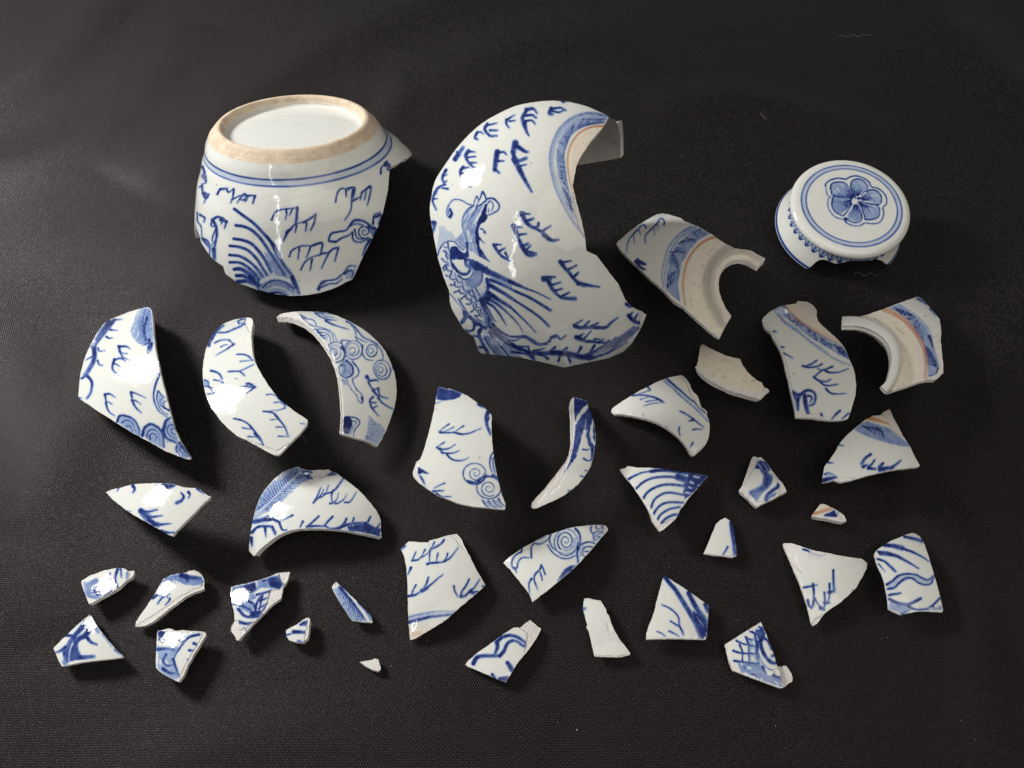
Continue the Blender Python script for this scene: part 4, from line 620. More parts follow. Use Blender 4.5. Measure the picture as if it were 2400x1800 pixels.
CRES_OUT = "1060,180 1020,240 960,310 900,400 880,445 865,520 858,560 880,650 905,740 925,830 935,920 990,945 1040,1010 1065,1045 1110,1100 1150,1190 1200,1245 1250,1270 1268,1275 1240,1345 1190,1430 1140,1480 1060,1515 940,1540 870,1555 810,1568 700,1540 560,1510 460,1500 345,1488 332,1465 310,1400 250,1350 190,1250 175,1200 172,1140 140,1060 110,960 85,830 65,700 75,610 95,530 150,440 230,330 330,230 430,165 540,115 650,92 750,85 850,95 950,122"
CRES_PAINT = """
22-12: 600,135 640,130 660,155; 16-26: 605,135 580,180 590,220; 16: 590,170 630,165 655,180; 14: 590,200 630,195 650,215; 26-10: 590,210 600,250 615,280
24: 740,130 730,155 745,160; 14: 745,130 790,125 820,140; 14: 740,140 780,150 810,138; 14: 490,190 490,215 505,235; 12: 495,190 535,165; 10: 505,200 540,195; 12: 800,90 815,95
18: 385,215 370,245 400,280 435,280; 12: 395,220 435,210; 14: 400,250 440,250; 16: 330,260 315,290 330,300; 10: 330,260 350,260 360,270
22-12: 280,365 265,390 275,420 300,450 335,475; 12: 285,368 315,370; 12: 275,400 320,395; 12: 290,430 325,430; 18: 250,455 235,480 250,520 290,560; 12: 255,460 280,455; 12: 245,490 275,500; 10: 260,520 285,535; 26: 205,410 225,380 250,345; 10: 215,370 235,390
16: 155,470 135,510 145,550; 10: 140,505 160,495; 10: 145,540 160,530; 12-18: 150,550 110,570 95,600; 12: 165,575 130,570; 14: 95,590 80,640 100,690; 10: 90,630 105,630; 18: 80,760 95,765 80,820; 14: 80,760 90,800
34-30: 540,320 530,370; 26-14: 545,335 590,365 610,370; 24: 525,370 545,420 600,405; 34-26: 535,410 560,460; 30-14: 560,460 590,520 630,590; 12: 560,450 600,440; 30: 440,370 430,430 425,470; 14: 445,375 475,370 490,385; 14: 440,420 475,420; 18: 425,465 450,485
%M
22-34@.7: 800,420 720,400 600,330 500,310 420,330 350,420 310,520 320,620 360,670; 50@.9: 370,500 410,600 370,670; 20: 345,590 350,520 380,500; F.8: 360,500 400,520 430,610 370,690 320,640 370,600
F.55: 830,430 900,430 1000,380 1050,330 1100,300 1060,420 1000,560 900,700 880,860 860,1000 880,1180 940,1400 900,1420 820,1320 760,1330 700,1160 640,1000 610,800 640,600 740,460; F.9: 1060,400 1100,420 1070,560 1100,620 1080,720 960,800 920,900 950,1050 940,1180 990,1400 1130,1520 940,1420 880,1200 850,960 890,760 960,620
36@.9: 1080,300 1200,290 1290,360 1330,440 1290,530 1180,590 1100,620; 34: 1080,320 1010,160 960,280 920,340; 30: 1000,160 1060,260; 26: 890,250 930,330 880,420; 24: 890,250 850,340 830,420; 34: 1060,340 960,420 900,430; 26: 1100,400 1140,340 1200,380 1210,460 1170,540; 22: 1120,480 1110,580
W30: 1040,390 1000,480 960,560; W44@.0: 960,580 880,700 840,780; W46: 840,480 780,540 750,600; W18: 1180,310 1240,400 1240,480; W20: 1120,420 1110,500; W20: 960,370 1040,260; W20: 860,400 890,320
28@.8: 820,430 720,500 640,620 610,740 620,880 650,1000; 30@.8: 900,430 860,560 760,680 680,720; W16: 640,700 700,600; W14: 640,840 700,720 760,640; W12: 650,860 720,760; W50@.0: 720,920 740,1050 770,1130
H.7 6 10 .0: 640,700 650,1040 | 860,700 780,1120; W20: 800,1000 790,1120; W14: 800,1180 840,1290 890,1380; W14: 740,1280 760,1200; 60-20: 960,1300 1040,1420 1130,1520; 26: 960,880 1020,900 1060,970; 44: 1040,940 1055,965; 26: 950,1060 990,1120 1040,1155
F.28: 160,830 260,830 320,910 400,940 480,1070 540,1130 420,1130 300,1130 200,1220 130,1380 110,1300 150,1050; H.38 9 9 .1: 160,850 460,1080 | 110,1350 300,1130; F.5: 490,1080 610,950 660,1100 700,1180 640,1270 580,1250 520,1160 440,1110
26@.8: 130,1400 180,1260 260,1160 370,1120 460,1140 540,1220 620,1290 670,1220 690,1140 650,1000; 60@.85: 700,1160 710,1260 690,1400; F.85: 400,1260 470,1230 560,1300 640,1370 740,1290 740,1430 660,1480 420,1480 380,1560 370,1400; F.5: 420,1300 500,1290 620,1400 640,1480 420,1480; 40@.9: 400,1260 380,1400 400,1560 440,1660; 44@.9: 400,1260 480,1240 560,1320 640,1370 700,1340; H.8 8 8 0: 430,1310 630,1400 | 430,1480 650,1480
30: 330,1150 340,1250 370,1330; 24: 260,1230 310,1240 350,1230; 24: 240,1310 290,1330 350,1400; 24: 280,1330 310,1420 360,1450; 30: 210,1460 270,1520 340,1550; 24: 290,1400 330,1500; 34: 240,1640 290,1580 360,1600; 30: 240,1650 260,1700; F.3: 250,1230 370,1230 370,1500 300,1480
F.75: 640,1480 720,1440 860,1500 1100,1620 1160,1700 860,1700 700,1560; 40: 660,1480 680,1590 760,1660; W26: 720,1520 740,1600 800,1680
%N
50@.9: 140,0 190,70 250,130 340,160 400,130 430,60 390,0; 30@.8: 240,180 330,240 430,210 480,120; F.55: 430,30 560,0 640,120 640,260 560,370 450,400 340,330 330,260 430,220 480,130; H.75 12 8 .0: 480,150 340,280 | 620,120 460,390; 26@.8: 620,110 620,220 570,330 460,390
24: 40,60 10,100; 26: 40,30 60,90 120,110; 24: 130,100 110,170 100,220 160,250 200,200 180,140; 22: 40,170 60,190 110,180; 22: 200,220 230,280 290,290 310,230; 22: 180,280 180,340 240,370 300,340 310,290; 24: 110,330 150,330 180,310; 22: 310,340 320,400 380,430 420,390; 24: 250,410 270,460 330,470 370,430; 26: 170,450 230,430 260,400; 24: 280,560 340,510 420,430 450,410; 22: 350,500 380,560 440,560 460,500; 22: 420,440 430,500 500,510; 22: 440,570 450,620 510,610 520,570; 24: 370,640 430,640 460,600; 22: 480,520 530,570 540,620; 22: 520,640 540,700 600,690; 22: 480,660 500,720 560,750 600,720; 24: 440,770 480,740 490,690; 22: 600,720 610,780 660,800; 22: 560,770 580,830 640,840; 22: 500,830 560,830 600,800; 20: 520,840 570,900 640,920; F.28: 30,40 150,90 330,280 480,400 640,560 680,900 600,860 480,700 330,500 120,260
H.8 8 12-8 .05: 700,230 680,440 600,560 | 610,230 560,380 460,420; 26: 460,420 540,580 600,560; 24: 520,390 600,520; 60@.85: 700,240 720,360 680,480 600,560; 70@.9: 600,560 650,700 720,820 740,980; F.6: 600,560 700,700 760,900 700,1010 660,940 640,780
20@.6: 100,470 200,590 290,690; 22: 240,560 330,700 430,850 540,950 640,990 740,1010; 18@.7: 330,700 440,840 600,930 720,980; F.7: 290,700 380,780 390,860 330,950 280,980 260,930 310,850; 44@.85: 330,760 340,860 290,950; 60@.8: 420,850 500,930 490,1010; 44: 500,960 480,1050 420,1080 350,1060; F.7: 420,840 640,980 740,1010 660,1050 560,1000 480,1000
110-70@.85: 520,0 700,110 860,180 1060,270; 70-40@.85: 1060,270 1220,340 1360,400; 30-26@.75: 1360,400 1500,450 1728,560; 60-44@.8: 760,250 960,330 1150,430; 44-50: 1150,430 1400,540 1600,660 1728,740; F.5: 760,120 960,220 1100,300 1120,420 960,370 780,260
70-50@.85: 740,330 950,450 1150,580; 34-44: 1150,580 1350,710 1550,850 1700,1000; 80-50@.9: 720,460 900,580 1080,690; 34-28@.75: 1080,690 1250,850 1400,1000 1490,1100; 60-40: 680,540 850,630 1000,750; 26-22@.75: 1000,750 1150,900 1230,1000 1285,1100; 50-30: 660,600 800,680 900,800 960,900; 24: 960,900 1015,985; 40-20: 660,640 740,760 800,880 840,920; 24: 740,840 780,920; F.85: 600,540 740,480 780,560 700,640 640,640
50@.85: 570,1080 620,1030 690,1040; 60-50: 590,1060 570,1150 620,1250 640,1330; 26-44: 480,1155 560,1170 600,1200; 34-50: 570,1340 630,1340 660,1300; 50-60: 650,1330 700,1400 720,1460; F.6: 700,1080 760,1100 860,1250 1000,1450 1090,1520 940,1520 880,1500 760,1380 670,1200 640,1120; H.5 12 16 .02: 640,1120 900,1490 | 760,1110 1030,1490; 36: 660,1200 740,1330 870,1490; 50@.9: 740,1090 830,1240 960,1380 1060,1500; W22: 800,1200 900,1340 1020,1480; W26: 650,1220 720,1340 830,1480
F.4: 830,1150 960,1220 1120,1340 1200,1440 1280,1510 1100,1520 980,1380 880,1260; H.7 7 8 .0: 850,1180 1000,1400 | 1180,1440 1260,1520; 60-40@.9: 760,1020 850,1130 1000,1250 1130,1340 1250,1400; F.85: 740,1000 820,1080 900,1160 840,1180 780,1120; 40@.85: 790,960 900,1070 1050,1160 1180,1170 1320,1160 1430,1220 1530,1280 1640,1280 1720,1230; 26: 800,1010 900,1120 1040,1210 1160,1230 1240,1190 1330,1190 1420,1250 1540,1310 1680,1290; 40-26: 1000,1270 1150,1320 1280,1330 1370,1325; 44-50@.9: 1130,1330 1300,1390 1450,1430 1600,1430 1728,1430; 50-30: 1370,1430 1440,1480 1475,1540; 34: 1450,1400 1560,1380 1630,1355; 30-44: 1560,1460 1640,1490 1690,1525; F.6: 1250,1370 1420,1400 1700,1400 1728,1440 1500,1460 1300,1430
%B
20-12: 760,1395 740,1400 730,1425; 16-10: 740,1400 770,1390 790,1410 820,1390
16-26: 500,1420 560,1460 650,1490 760,1485; 30: 740,1485 820,1490 920,1510 980,1490 1050,1450 1130,1400 1200,1350; F.7: 880,1510 980,1470 1100,1400 1180,1370 1160,1430 1060,1490 950,1530; 26: 1050,1460 1150,1410 1220,1350; 14: 520,1480 600,1490 700,1490
12: 560,1450 570,1475; 12: 610,1455 620,1480; 14: 640,1520 600,1490; 14: 720,1520 690,1490; 14: 760,1455 730,1480; 14: 825,1460 790,1485; 14: 780,1530 790,1495; 14: 845,1535 830,1500; 16: 905,1455 880,1500; 14: 980,1445 950,1490; 16: 1060,1420 1020,1460; 16: 1100,1405 1060,1440; 16: 1160,1380 1130,1420
30: 580,715 575,720; 26-14: 575,712 600,760 640,790 670,780; 14: 580,712 620,715; 18: 600,755 640,740; 14-24: 640,790 690,815 720,850; 14: 670,765 660,800; 14: 690,810 735,780; 26-14: 700,830 740,860 780,858; 26-18: 530,780 550,830 560,860; 14: 535,785 575,790; 14: 555,830 600,825; 22: 560,860 580,890 610,880; 26: 575,890 610,940 650,940; 14: 600,915 625,890; 18: 610,925 655,935
18: 420,885 440,920 470,955; 14: 420,885 460,885; 14: 445,925 480,905; 16: 465,950 510,975; 14: 485,930 500,960
24: 790,980 820,1020 850,1050; 14: 795,985 850,975; 14: 830,1025 880,1000; 14-28: 840,1045 880,1090 920,1110; 16: 870,1060 890,1040; 26-12: 890,1100 940,1110 1005,1120; 34: 700,1075 730,1075; 16: 715,1065 760,1065; 24: 720,1080 745,1130 770,1160; 14: 740,1110 790,1095; 12-24: 770,1160 800,1180 870,1185; 14: 760,1140 800,1130; 14: 800,1170 840,1150
24: 870,1335 900,1345 960,1345; 14: 870,1330 910,1305; 14: 920,1340 950,1310; 14: 960,1340 1000,1320; 22-10: 980,1345 1040,1345 1070,1320 1110,1290; 26: 880,1400 930,1420; 14: 885,1400 920,1380; 14: 920,1410 960,1365; 18: 930,1420 980,1425 1040,1430; 12: 980,1410 1010,1410; 12: 1000,1430 1030,1410
24: 1160,1215 1180,1225 1190,1210; 14: 1155,1215 1170,1195; 24: 1170,1280 1200,1310 1230,1320; 14: 1180,1275 1190,1260; 14: 1200,1300 1220,1270; 16: 1230,1320 1250,1290
18@.45: 1050,172 960,155 880,170 810,215 765,280 738,360 735,440 760,560 800,650 850,740 925,840; 26@.3: 1045,180 960,168 880,185 815,230 770,300 750,370 745,450 775,560 815,640 870,740
F.45: 1055,188 960,172 880,190 820,240 780,310 765,400 775,500 800,600 850,700 865,740 862,690 850,640 820,540 805,440 810,350 840,280 890,240 950,220 1020,215; H.85 12 6 .15: 1040,185 900,185 | 1000,212 870,240; H.85 12 6 -.2: 880,195 785,320 | 850,270 810,380; H.85 12 6 .2: 770,350 800,560 | 810,360 830,580; H.95 6 10 .3: 800,560 860,720 | 835,590 862,700; F.5: 810,650 865,740 860,700 840,640; 12@.6: 1030,205 930,222 850,270 815,350 808,440 830,560 855,650
O 12-10: 1030,225 960,232 900,262 860,310 835,370 830,440 840,520 855,580; B: 1030,232 960,240 905,270 865,320 840,380 836,450 845,530 860,570 870,500 885,440 905,400 960,310; O@.4 8: 860,590 870,680
C: 860,590 880,650 905,740 925,830 915,830 890,780 870,700; C.5: 172,1190 190,1250 250,1350 310,1400 345,1488 325,1460 260,1370 200,1290; C: 1240,1345 1268,1275 1250,1270 1230,1290; C@.3: 940,940 1060,1050 1150,1190 1200,1245 1130,1180 1040,1080 970,980
M@.1: 990,945 1000,1050 985,1180 975,1290; M@.08: 990,960 1060,1080 1080,1160; D: 628,432 4; D: 770,855 4; D@.5: 190,552 4; D@.5: 462,990 5"""
CRES_FAR = "1060,180 1090,190 1115,230 1122,300 1125,403 1060,415 1000,425 935,435 890,442 900,400 960,310 1020,240"

POT_OUT = "0,-200 1500,-200 1900,300 1700,500 1612,578 1590,580 1545,615 1488,638 1483,700 1475,800 1440,960 1405,1060 1360,1150 1320,1230 1290,1290 1250,1380 1225,1432 1180,1450 1130,1478 1080,1500 1000,1525 900,1543 780,1548 680,1535 560,1508 470,1475 400,1452 380,1430 325,1392 312,1340 240,1290 200,1240 152,1165 148,1130 110,1040 60,1000 -200,900"
POT_PAINT = """
18: 165,635 180,680 165,700 190,745; 14: 185,700 190,745 160,760; 14: 165,770 140,780; 18: 160,770 170,820 210,830; 16: 165,820 185,860 205,850; 14: 205,840 190,860 175,890; 16: 180,820 190,850
16: 270,830 290,795 335,790; 20: 290,795 340,790; 14: 335,800 350,815 385,795; 16: 385,795 380,850 365,890; 12: 370,870 420,845 450,835; 14: 455,835 430,860 410,890; 14: 450,835 470,830 460,880; 14: 490,840 470,880; 16: 470,840 540,840; 18: 535,845 520,895; 12: 440,870 480,870
16: 145,975 170,990 180,1000 175,1025; 12: 180,995 185,1010; 20: 250,1000 275,990 300,1000; 14: 275,990 310,1000 330,1020; 16: 300,1000 300,1040; 16: 335,1020 320,1070; 18: 290,1010 340,1030
12: 128,960 130,1020 155,1060 160,1130; 14: 235,1010 225,1050 260,1060; 22: 235,1010 260,1060 265,1120 250,1200 245,1280; 12: 265,1060 240,1120 235,1160 260,1180; 14: 160,1140 200,1160 215,1200 215,1260; 24@.8: 170,1150 210,1200; F.5: 215,1180 265,1170 255,1290 230,1280; F.5: 180,1150 215,1170 220,1240 190,1190; 30@.9: 245,1220 250,1290
20-24: 390,935 450,980 520,1030 580,1090 640,1160 690,1250 740,1330 800,1410 840,1500; 20@.9: 620,1130 690,1220 720,1290
20-26: 400,1050 460,1060 520,1090 580,1150 640,1240 700,1330 750,1410; 20-26: 385,1145 450,1155 510,1180 560,1230 610,1300 650,1380; 18-24: 358,1195 430,1205 490,1230 550,1290 600,1370 620,1400; 18-24: 355,1260 430,1270 500,1310 560,1370 590,1410; 18-26: 358,1312 430,1315 490,1350 540,1400 570,1440; 24-34: 390,1360 440,1360 490,1390 540,1430; 24-34: 405,1405 460,1410 530,1450 570,1470; 30: 410,1450 480,1445 540,1470
F.5: 600,1240 680,1250 760,1370 800,1430 700,1420 640,1340; F.55: 480,1350 560,1380 590,1420 560,1480 500,1440; 40@.95: 500,1420 560,1480
F.45: 560,1430 620,1405 720,1400 800,1450 850,1540 780,1545 600,1520 560,1490; W24: 580,1450 640,1420 720,1420 790,1450; 14: 560,1430 560,1500 600,1520; 16: 590,1490 640,1450 700,1440 760,1460 810,1500; W14: 610,1510 680,1485 750,1500 790,1540; H.85 18 8-6 .0: 600,1470 680,1445 760,1455 820,1500 | 600,1520 680,1480 750,1500 800,1540; 34@.9: 800,1420 845,1530; 18: 640,1530 700,1525 760,1545
14: 655,1010 670,975 700,945 750,935 800,930 835,925; 14: 755,940 760,970 750,1010; 14: 800,935 780,980; 22: 835,925 830,1000 820,1040; 12: 770,1090 800,1060 830,1040 880,1025; 22: 760,1100 800,1070; 16: 880,1030 900,1030 895,1090; 14: 830,1050 820,1100; 16-22: 880,1030 930,1000 965,975; 16: 965,975 955,1030 930,1085; 22-12: 770,1090 750,1130 735,1165
14: 780,1270 795,1230 850,1200 900,1195 960,1195; 14: 850,1205 840,1290; 14: 930,1200 900,1280; 18: 950,1190 1010,1175 1005,1230 1000,1260; 12: 860,1365 890,1310 940,1275 990,1260; 14: 940,1290 925,1370; 14: 1010,1250 1060,1245; 14: 1060,1240 1005,1355; 14-18: 1060,1240 1090,1215 1125,1210; 14: 1125,1210 1100,1305; 12: 990,1260 1040,1240
14: 1105,885 1120,820 1150,790 1200,800; 14: 1180,800 1180,850; 16: 1190,790 1240,785 1235,840; 18: 1230,800 1215,880; 12: 1240,790 1230,870; 14-10: 1220,880 1210,950 1170,1015; 14: 1225,880 1260,860 1290,845; 12: 1290,820 1280,870; 14: 1290,820 1320,800 1310,870; 16: 1320,795 1355,775 1345,850 1330,905
14: 1425,685 1430,640 1460,620; 14: 1450,615 1470,600 1470,660; 20: 1455,625 1485,620 1480,660
16: 1110,1165 1060,1160 1075,1110 1130,1095 1180,1085 1210,1050 1260,1040 1300,1050; 14: 1105,1170 1150,1140 1200,1120 1220,1100; 20: 1210,1050 1240,1015 1300,1020 1350,1050; S12 1310,1095 50,50 1.8 1; 14: 1225,1100 1230,1150 1270,1170 1340,1150; 12: 1240,1080 1260,1140 1320,1150; 26: 1340,1060 1390,1080 1370,1120; F.6: 1320,1040 1400,1070 1380,1130 1340,1100; 16: 1370,1040 1380,980 1420,960; 20: 1390,990 1430,980 1410,1040; 22@.8: 1350,1150 1320,1200 1300,1260; F.5: 1340,1170 1360,1150 1310,1240
14: 980,1500 1010,1450 1060,1440 1110,1430 1160,1390 1200,1340 1250,1340; 12: 1000,1490 1060,1465 1110,1460 1150,1430; 20: 1170,1390 1200,1370 1230,1380 1220,1420; F.4: 1170,1380 1250,1350 1220,1430 1180,1430; 24: 985,1500 1000,1470 1030,1450; 14@.6: 1180,1380 1240,1370
M@.12: 640,905 750,880 850,850 980,810 1120,770 1250,720 1370,690; D: 265,765 5; D: 850,1440 4"""
LID_FLOWER = """
E16@.9 1235,720 1,1 0
18: 860,540 860,500 930,450 1020,430 1120,440 1180,410 1260,400 1350,430 1420,480 1450,540 1530,560 1610,620 1650,700 1640,770 1600,810 1610,880 1590,960 1540,1010 1450,1020 1370,1010 1300,1045 1220,1045 1130,1010 1090,965 1000,940 930,880 890,800 890,710 920,670 880,650 860,540
F.5: 940,500 1000,480 1100,490 1150,540 1200,640 1210,690 1100,680 960,650 920,580; F.45: 1185,520 1210,460 1260,440 1340,460 1400,520 1400,560 1300,650 1250,690 1210,620; F.42: 1400,590 1480,570 1560,640 1580,720 1540,765 1430,740 1330,700; F.55: 950,690 1060,680 1180,710 1200,740 1100,840 1060,910 980,860 940,780; F.5: 1240,760 1300,840 1330,940 1300,1000 1210,990 1130,950 1140,900; F.48: 1300,750 1420,780 1550,800 1550,900 1500,960 1390,960 1340,860
22: 920,570 940,500 1020,480 1100,490 1150,540 1190,640; 20: 930,580 950,650 1060,665 1180,700; 22: 1215,640 1185,540 1200,470 1260,440 1340,460 1400,530 1390,570 1320,650; 22: 1390,600 1440,580 1510,590 1570,650 1580,720 1550,765 1450,760 1340,740; 26: 950,690 940,780 980,860 1070,915; 20: 960,670 1060,680 1180,720; 20: 1090,910 1130,870 1200,770; 18: 1130,950 1200,1000 1290,1000 1330,960; 20: 1330,950 1310,850 1260,760; 22: 1370,960 1450,965 1540,930 1555,830 1530,790; 20: 1370,940 1330,830 1290,760; 18: 1540,780 1400,760 1310,730; 34: 1110,950 1130,1000
H.95 13 15-5 .0: 1205,690 1215,655 | 940,640 1130,520; H.95 12 15-5 0: 1225,660 1290,650 | 1200,470 1390,550; H.95 12 15-5 0: 1310,690 1330,720 | 1440,590 1565,750; H.95 13 15-5 0: 1180,715 1200,760 | 955,710 1065,895; H.95 12 15-5 0: 1225,770 1270,780 | 1140,930 1320,970; H.95 12 15-5 0: 1290,760 1335,760 | 1370,940 1545,850
F.5: 1210,680 1180,560 1100,600 1130,670; F.5: 1200,700 1100,720 1120,800 1190,770; F.5: 1220,650 1240,560 1330,600 1270,680
30@1: 1190,690 1230,660; 34@1: 1280,690 1330,690; 30@1: 1190,700 1180,730; 30@1: 1290,740 1340,750; 26@1: 1230,650 1240,690; W34: 1235,714 1240,714; W14: 1000,560 1040,600; W12: 960,590 1000,620; W12: 1060,500 1090,540; W10: 1450,660 1540,650; W10: 1420,800 1480,880"""

# ---------------------------------------------------------------- the cloth
def build_cloth():
    nx, ny = 420, 360; u = np.linspace(-1, 1, nx); v = np.linspace(-1, 1, ny); xs = 1.0*u+1.8*u**7; ys = .2+.9*v+1.8*v**7
    X, Y = np.meshgrid(xs, ys); p = np.stack([X.ravel(), Y.ravel()], 1)
    z = -.0016*vnoise(p*9+5, 3)-.0007*vnoise(p*26, 4)
    def ridge(s, w, h):
        d, t = seg_dist(p, smooth(on_table(pts(s))[:, :2], 6)); e = np.sin(np.pi*np.clip(t, 0, 1))**.5
        return 1.35*h*np.exp(-(d/w)**2)*e
    for s, w, h in (("-200,350 150,120 330,-150", .030, .007), ("300,430 620,190 900,40 1250,-80", .034, .007), ("-100,420 200,330 480,60", .028, .005), ("60,1250 330,780 520,560", .022, .0022), ("1500,250 1750,230 2100,330", .020, .0035), ("2330,1800 2260,1300 2130,1150 2180,700 2300,300", .012, .0032),
                    ("900,330 1000,200 1250,90 1500,60", .03, .003), ("-100,700 60,1000 90,1500", .030, .004), ("150,1900 700,1740 1300,1780", .022, .003), ("2100,-100 2300,150 2500,300", .03, .008),
                    ("2450,600 2350,1000 2420,1500", .02, .005), ("600,640 900,300 950,120", .014, .002)):
        z = z+ridge(s, w, h)
    V = np.stack([X.ravel(), Y.ravel(), z-.0003], 1)
    i = np.arange(nx*ny).reshape(ny, nx); F = np.stack([i[:-1, :-1], i[:-1, 1:], i[1:, 1:], i[1:, :-1]], -1).reshape(-1, 4)
    o = add_mesh('black_cloth', V, F, [M_CLOTH], np.zeros(len(F)), np.ones(len(F), bool)); o['kind'] = 'structure'
    o['label'] = 'black woven cloth with soft folds under all the porcelain pieces'
build_cloth()

# ---------------------------------------------------------------- flat-lying sherds
for k, (crop, label, outline, paint, kw) in enumerate(SH):
    px = pts(outline, crop); R = kw.get('R', .066); t = kw.get('t', .0022); tilt = kw.get('tilt', (0, 0))
    C, R = rest(px, R, t, tilt); col = kw.get('collar')
    def surf(q, C=C, R=R, col=col, crop=crop):
        off = 0.
        if col:
            L = smooth(pts(col[0], crop), 4); d, _ = seg_dist(q, L); w = col[1]/CR[crop][2]
            fall = 6. if col[1] < 40 else 1.75
            off = col[2]*(1-sstep(w*.9, w*fall, d))*(1-.10*np.clip(d/w, 0, 1)**2)
        return on_sphere(q, C, R, off)
    wr = kw.get('wrap')
    V, F, mi, sm, A = shell('porcelain_sherd', px, surf, paint, crop, t, MATS, rag=kw.get('rag', .55), wrap=wr, seed=k+1, wrap_len=.7 if wr else 0, C=C)
    if col:                                                   # throwing lines on the unglazed shoulder follow the mouth
        q = proj(V); d, _ = seg_dist(q, smooth(pts(col[0], crop), 4)); A['bare'] *= .72+.28*vnoise(np.stack([d*.55, d*0], 1), 6)
    o = add_mesh('porcelain_sherd', V, F, MATS, mi, sm, A)
    c = V.mean(0); c[2] = 0; origin_to(o, c)
    tag(o, label, 'porcelain sherd', 'broken porcelain sherds laid out on the black cloth')

# ---------------------------------------------------------------- big crescent of the jar's body
def build_crescent():
    cpx = np.array([[1292., 556.]]); d = rays(cpx)[0]; R = .0735
    C = CAM+d*((CAM[2]-.70*R)/-d[2]); Rr = np.linalg.norm(C-CAM)*math.sin(math.atan(322/1832.)); R = Rr
    C = CAM+d*((CAM[2]-.72*R)/-d[2])
    out = pts(CRES_OUT, 'B'); n = len(CRES_OUT.split())
    V, F, mi, sm, A = shell('jar_body', out, lambda q: on_sphere(q, C, R), CRES_PAINT, 'B', .0034, MATS, rag=.4, step=1.7, seed=77, wrap=(38.6, 50.6), wrap_len=1.3, C=C)
    far = np.vstack([pts("1090,190 1115,230 1122,300 1125,403 1060,415 1000,425 935,435 890,442 800,455 650,470 500,470 380,430 290,350", 'B'), out[44:51], out[:1]])
    sil = np.vstack([out[42:51], pts("1060,180 1090,190 1108,215", 'B')])
    def fs(q):                                                # the back wall starts at the silhouette and curves away behind
        d = rays(q); o = CAM-C; Ri = R-.0034; bq = d@o; cq = o@o-Ri*Ri; s = np.sqrt(np.maximum(bq*bq-cq, 0))
        dl = np.clip(seg_dist(q, sil)[0]/55., 0, 1); g = np.sqrt(np.maximum(1-(1-dl)**2, 0))
        P = CAM+d*(-bq-s+2*s*g)[:, None]; 
        g2 = sstep(.08, .42, seg_dist(q, sil[:-1])[0]/55.)[:, None]; N = -(P-C)/np.linalg.norm(P-C, axis=1)[:, None]*g2-d*(1-g2)
        return P, N/np.linalg.norm(N, axis=1)[:, None]
    V2, F2, m2, s2, A2 = shell('x', far, fs, '', 'B', .0034, MATS, rag=.3, seed=5)
    m2 = np.where(m2 == 0, 1, m2)
    nV = len(V); V = np.vstack([V, V2]); F = np.vstack([F, F2+nV]); mi = np.concatenate([mi, m2]); sm = np.concatenate([sm, s2])
    V[:, 2] = np.maximum(V[:, 2], .0004)
    o = add_mesh('jar_body_fragment', V, F, MATS, mi, sm, A); c = C.copy(); c[2] = 0; origin_to(o, c)
    tag(o, 'largest crescent shaped half of the jar body with painted phoenix and hatched mouth band', 'jar fragment')
build_crescent()

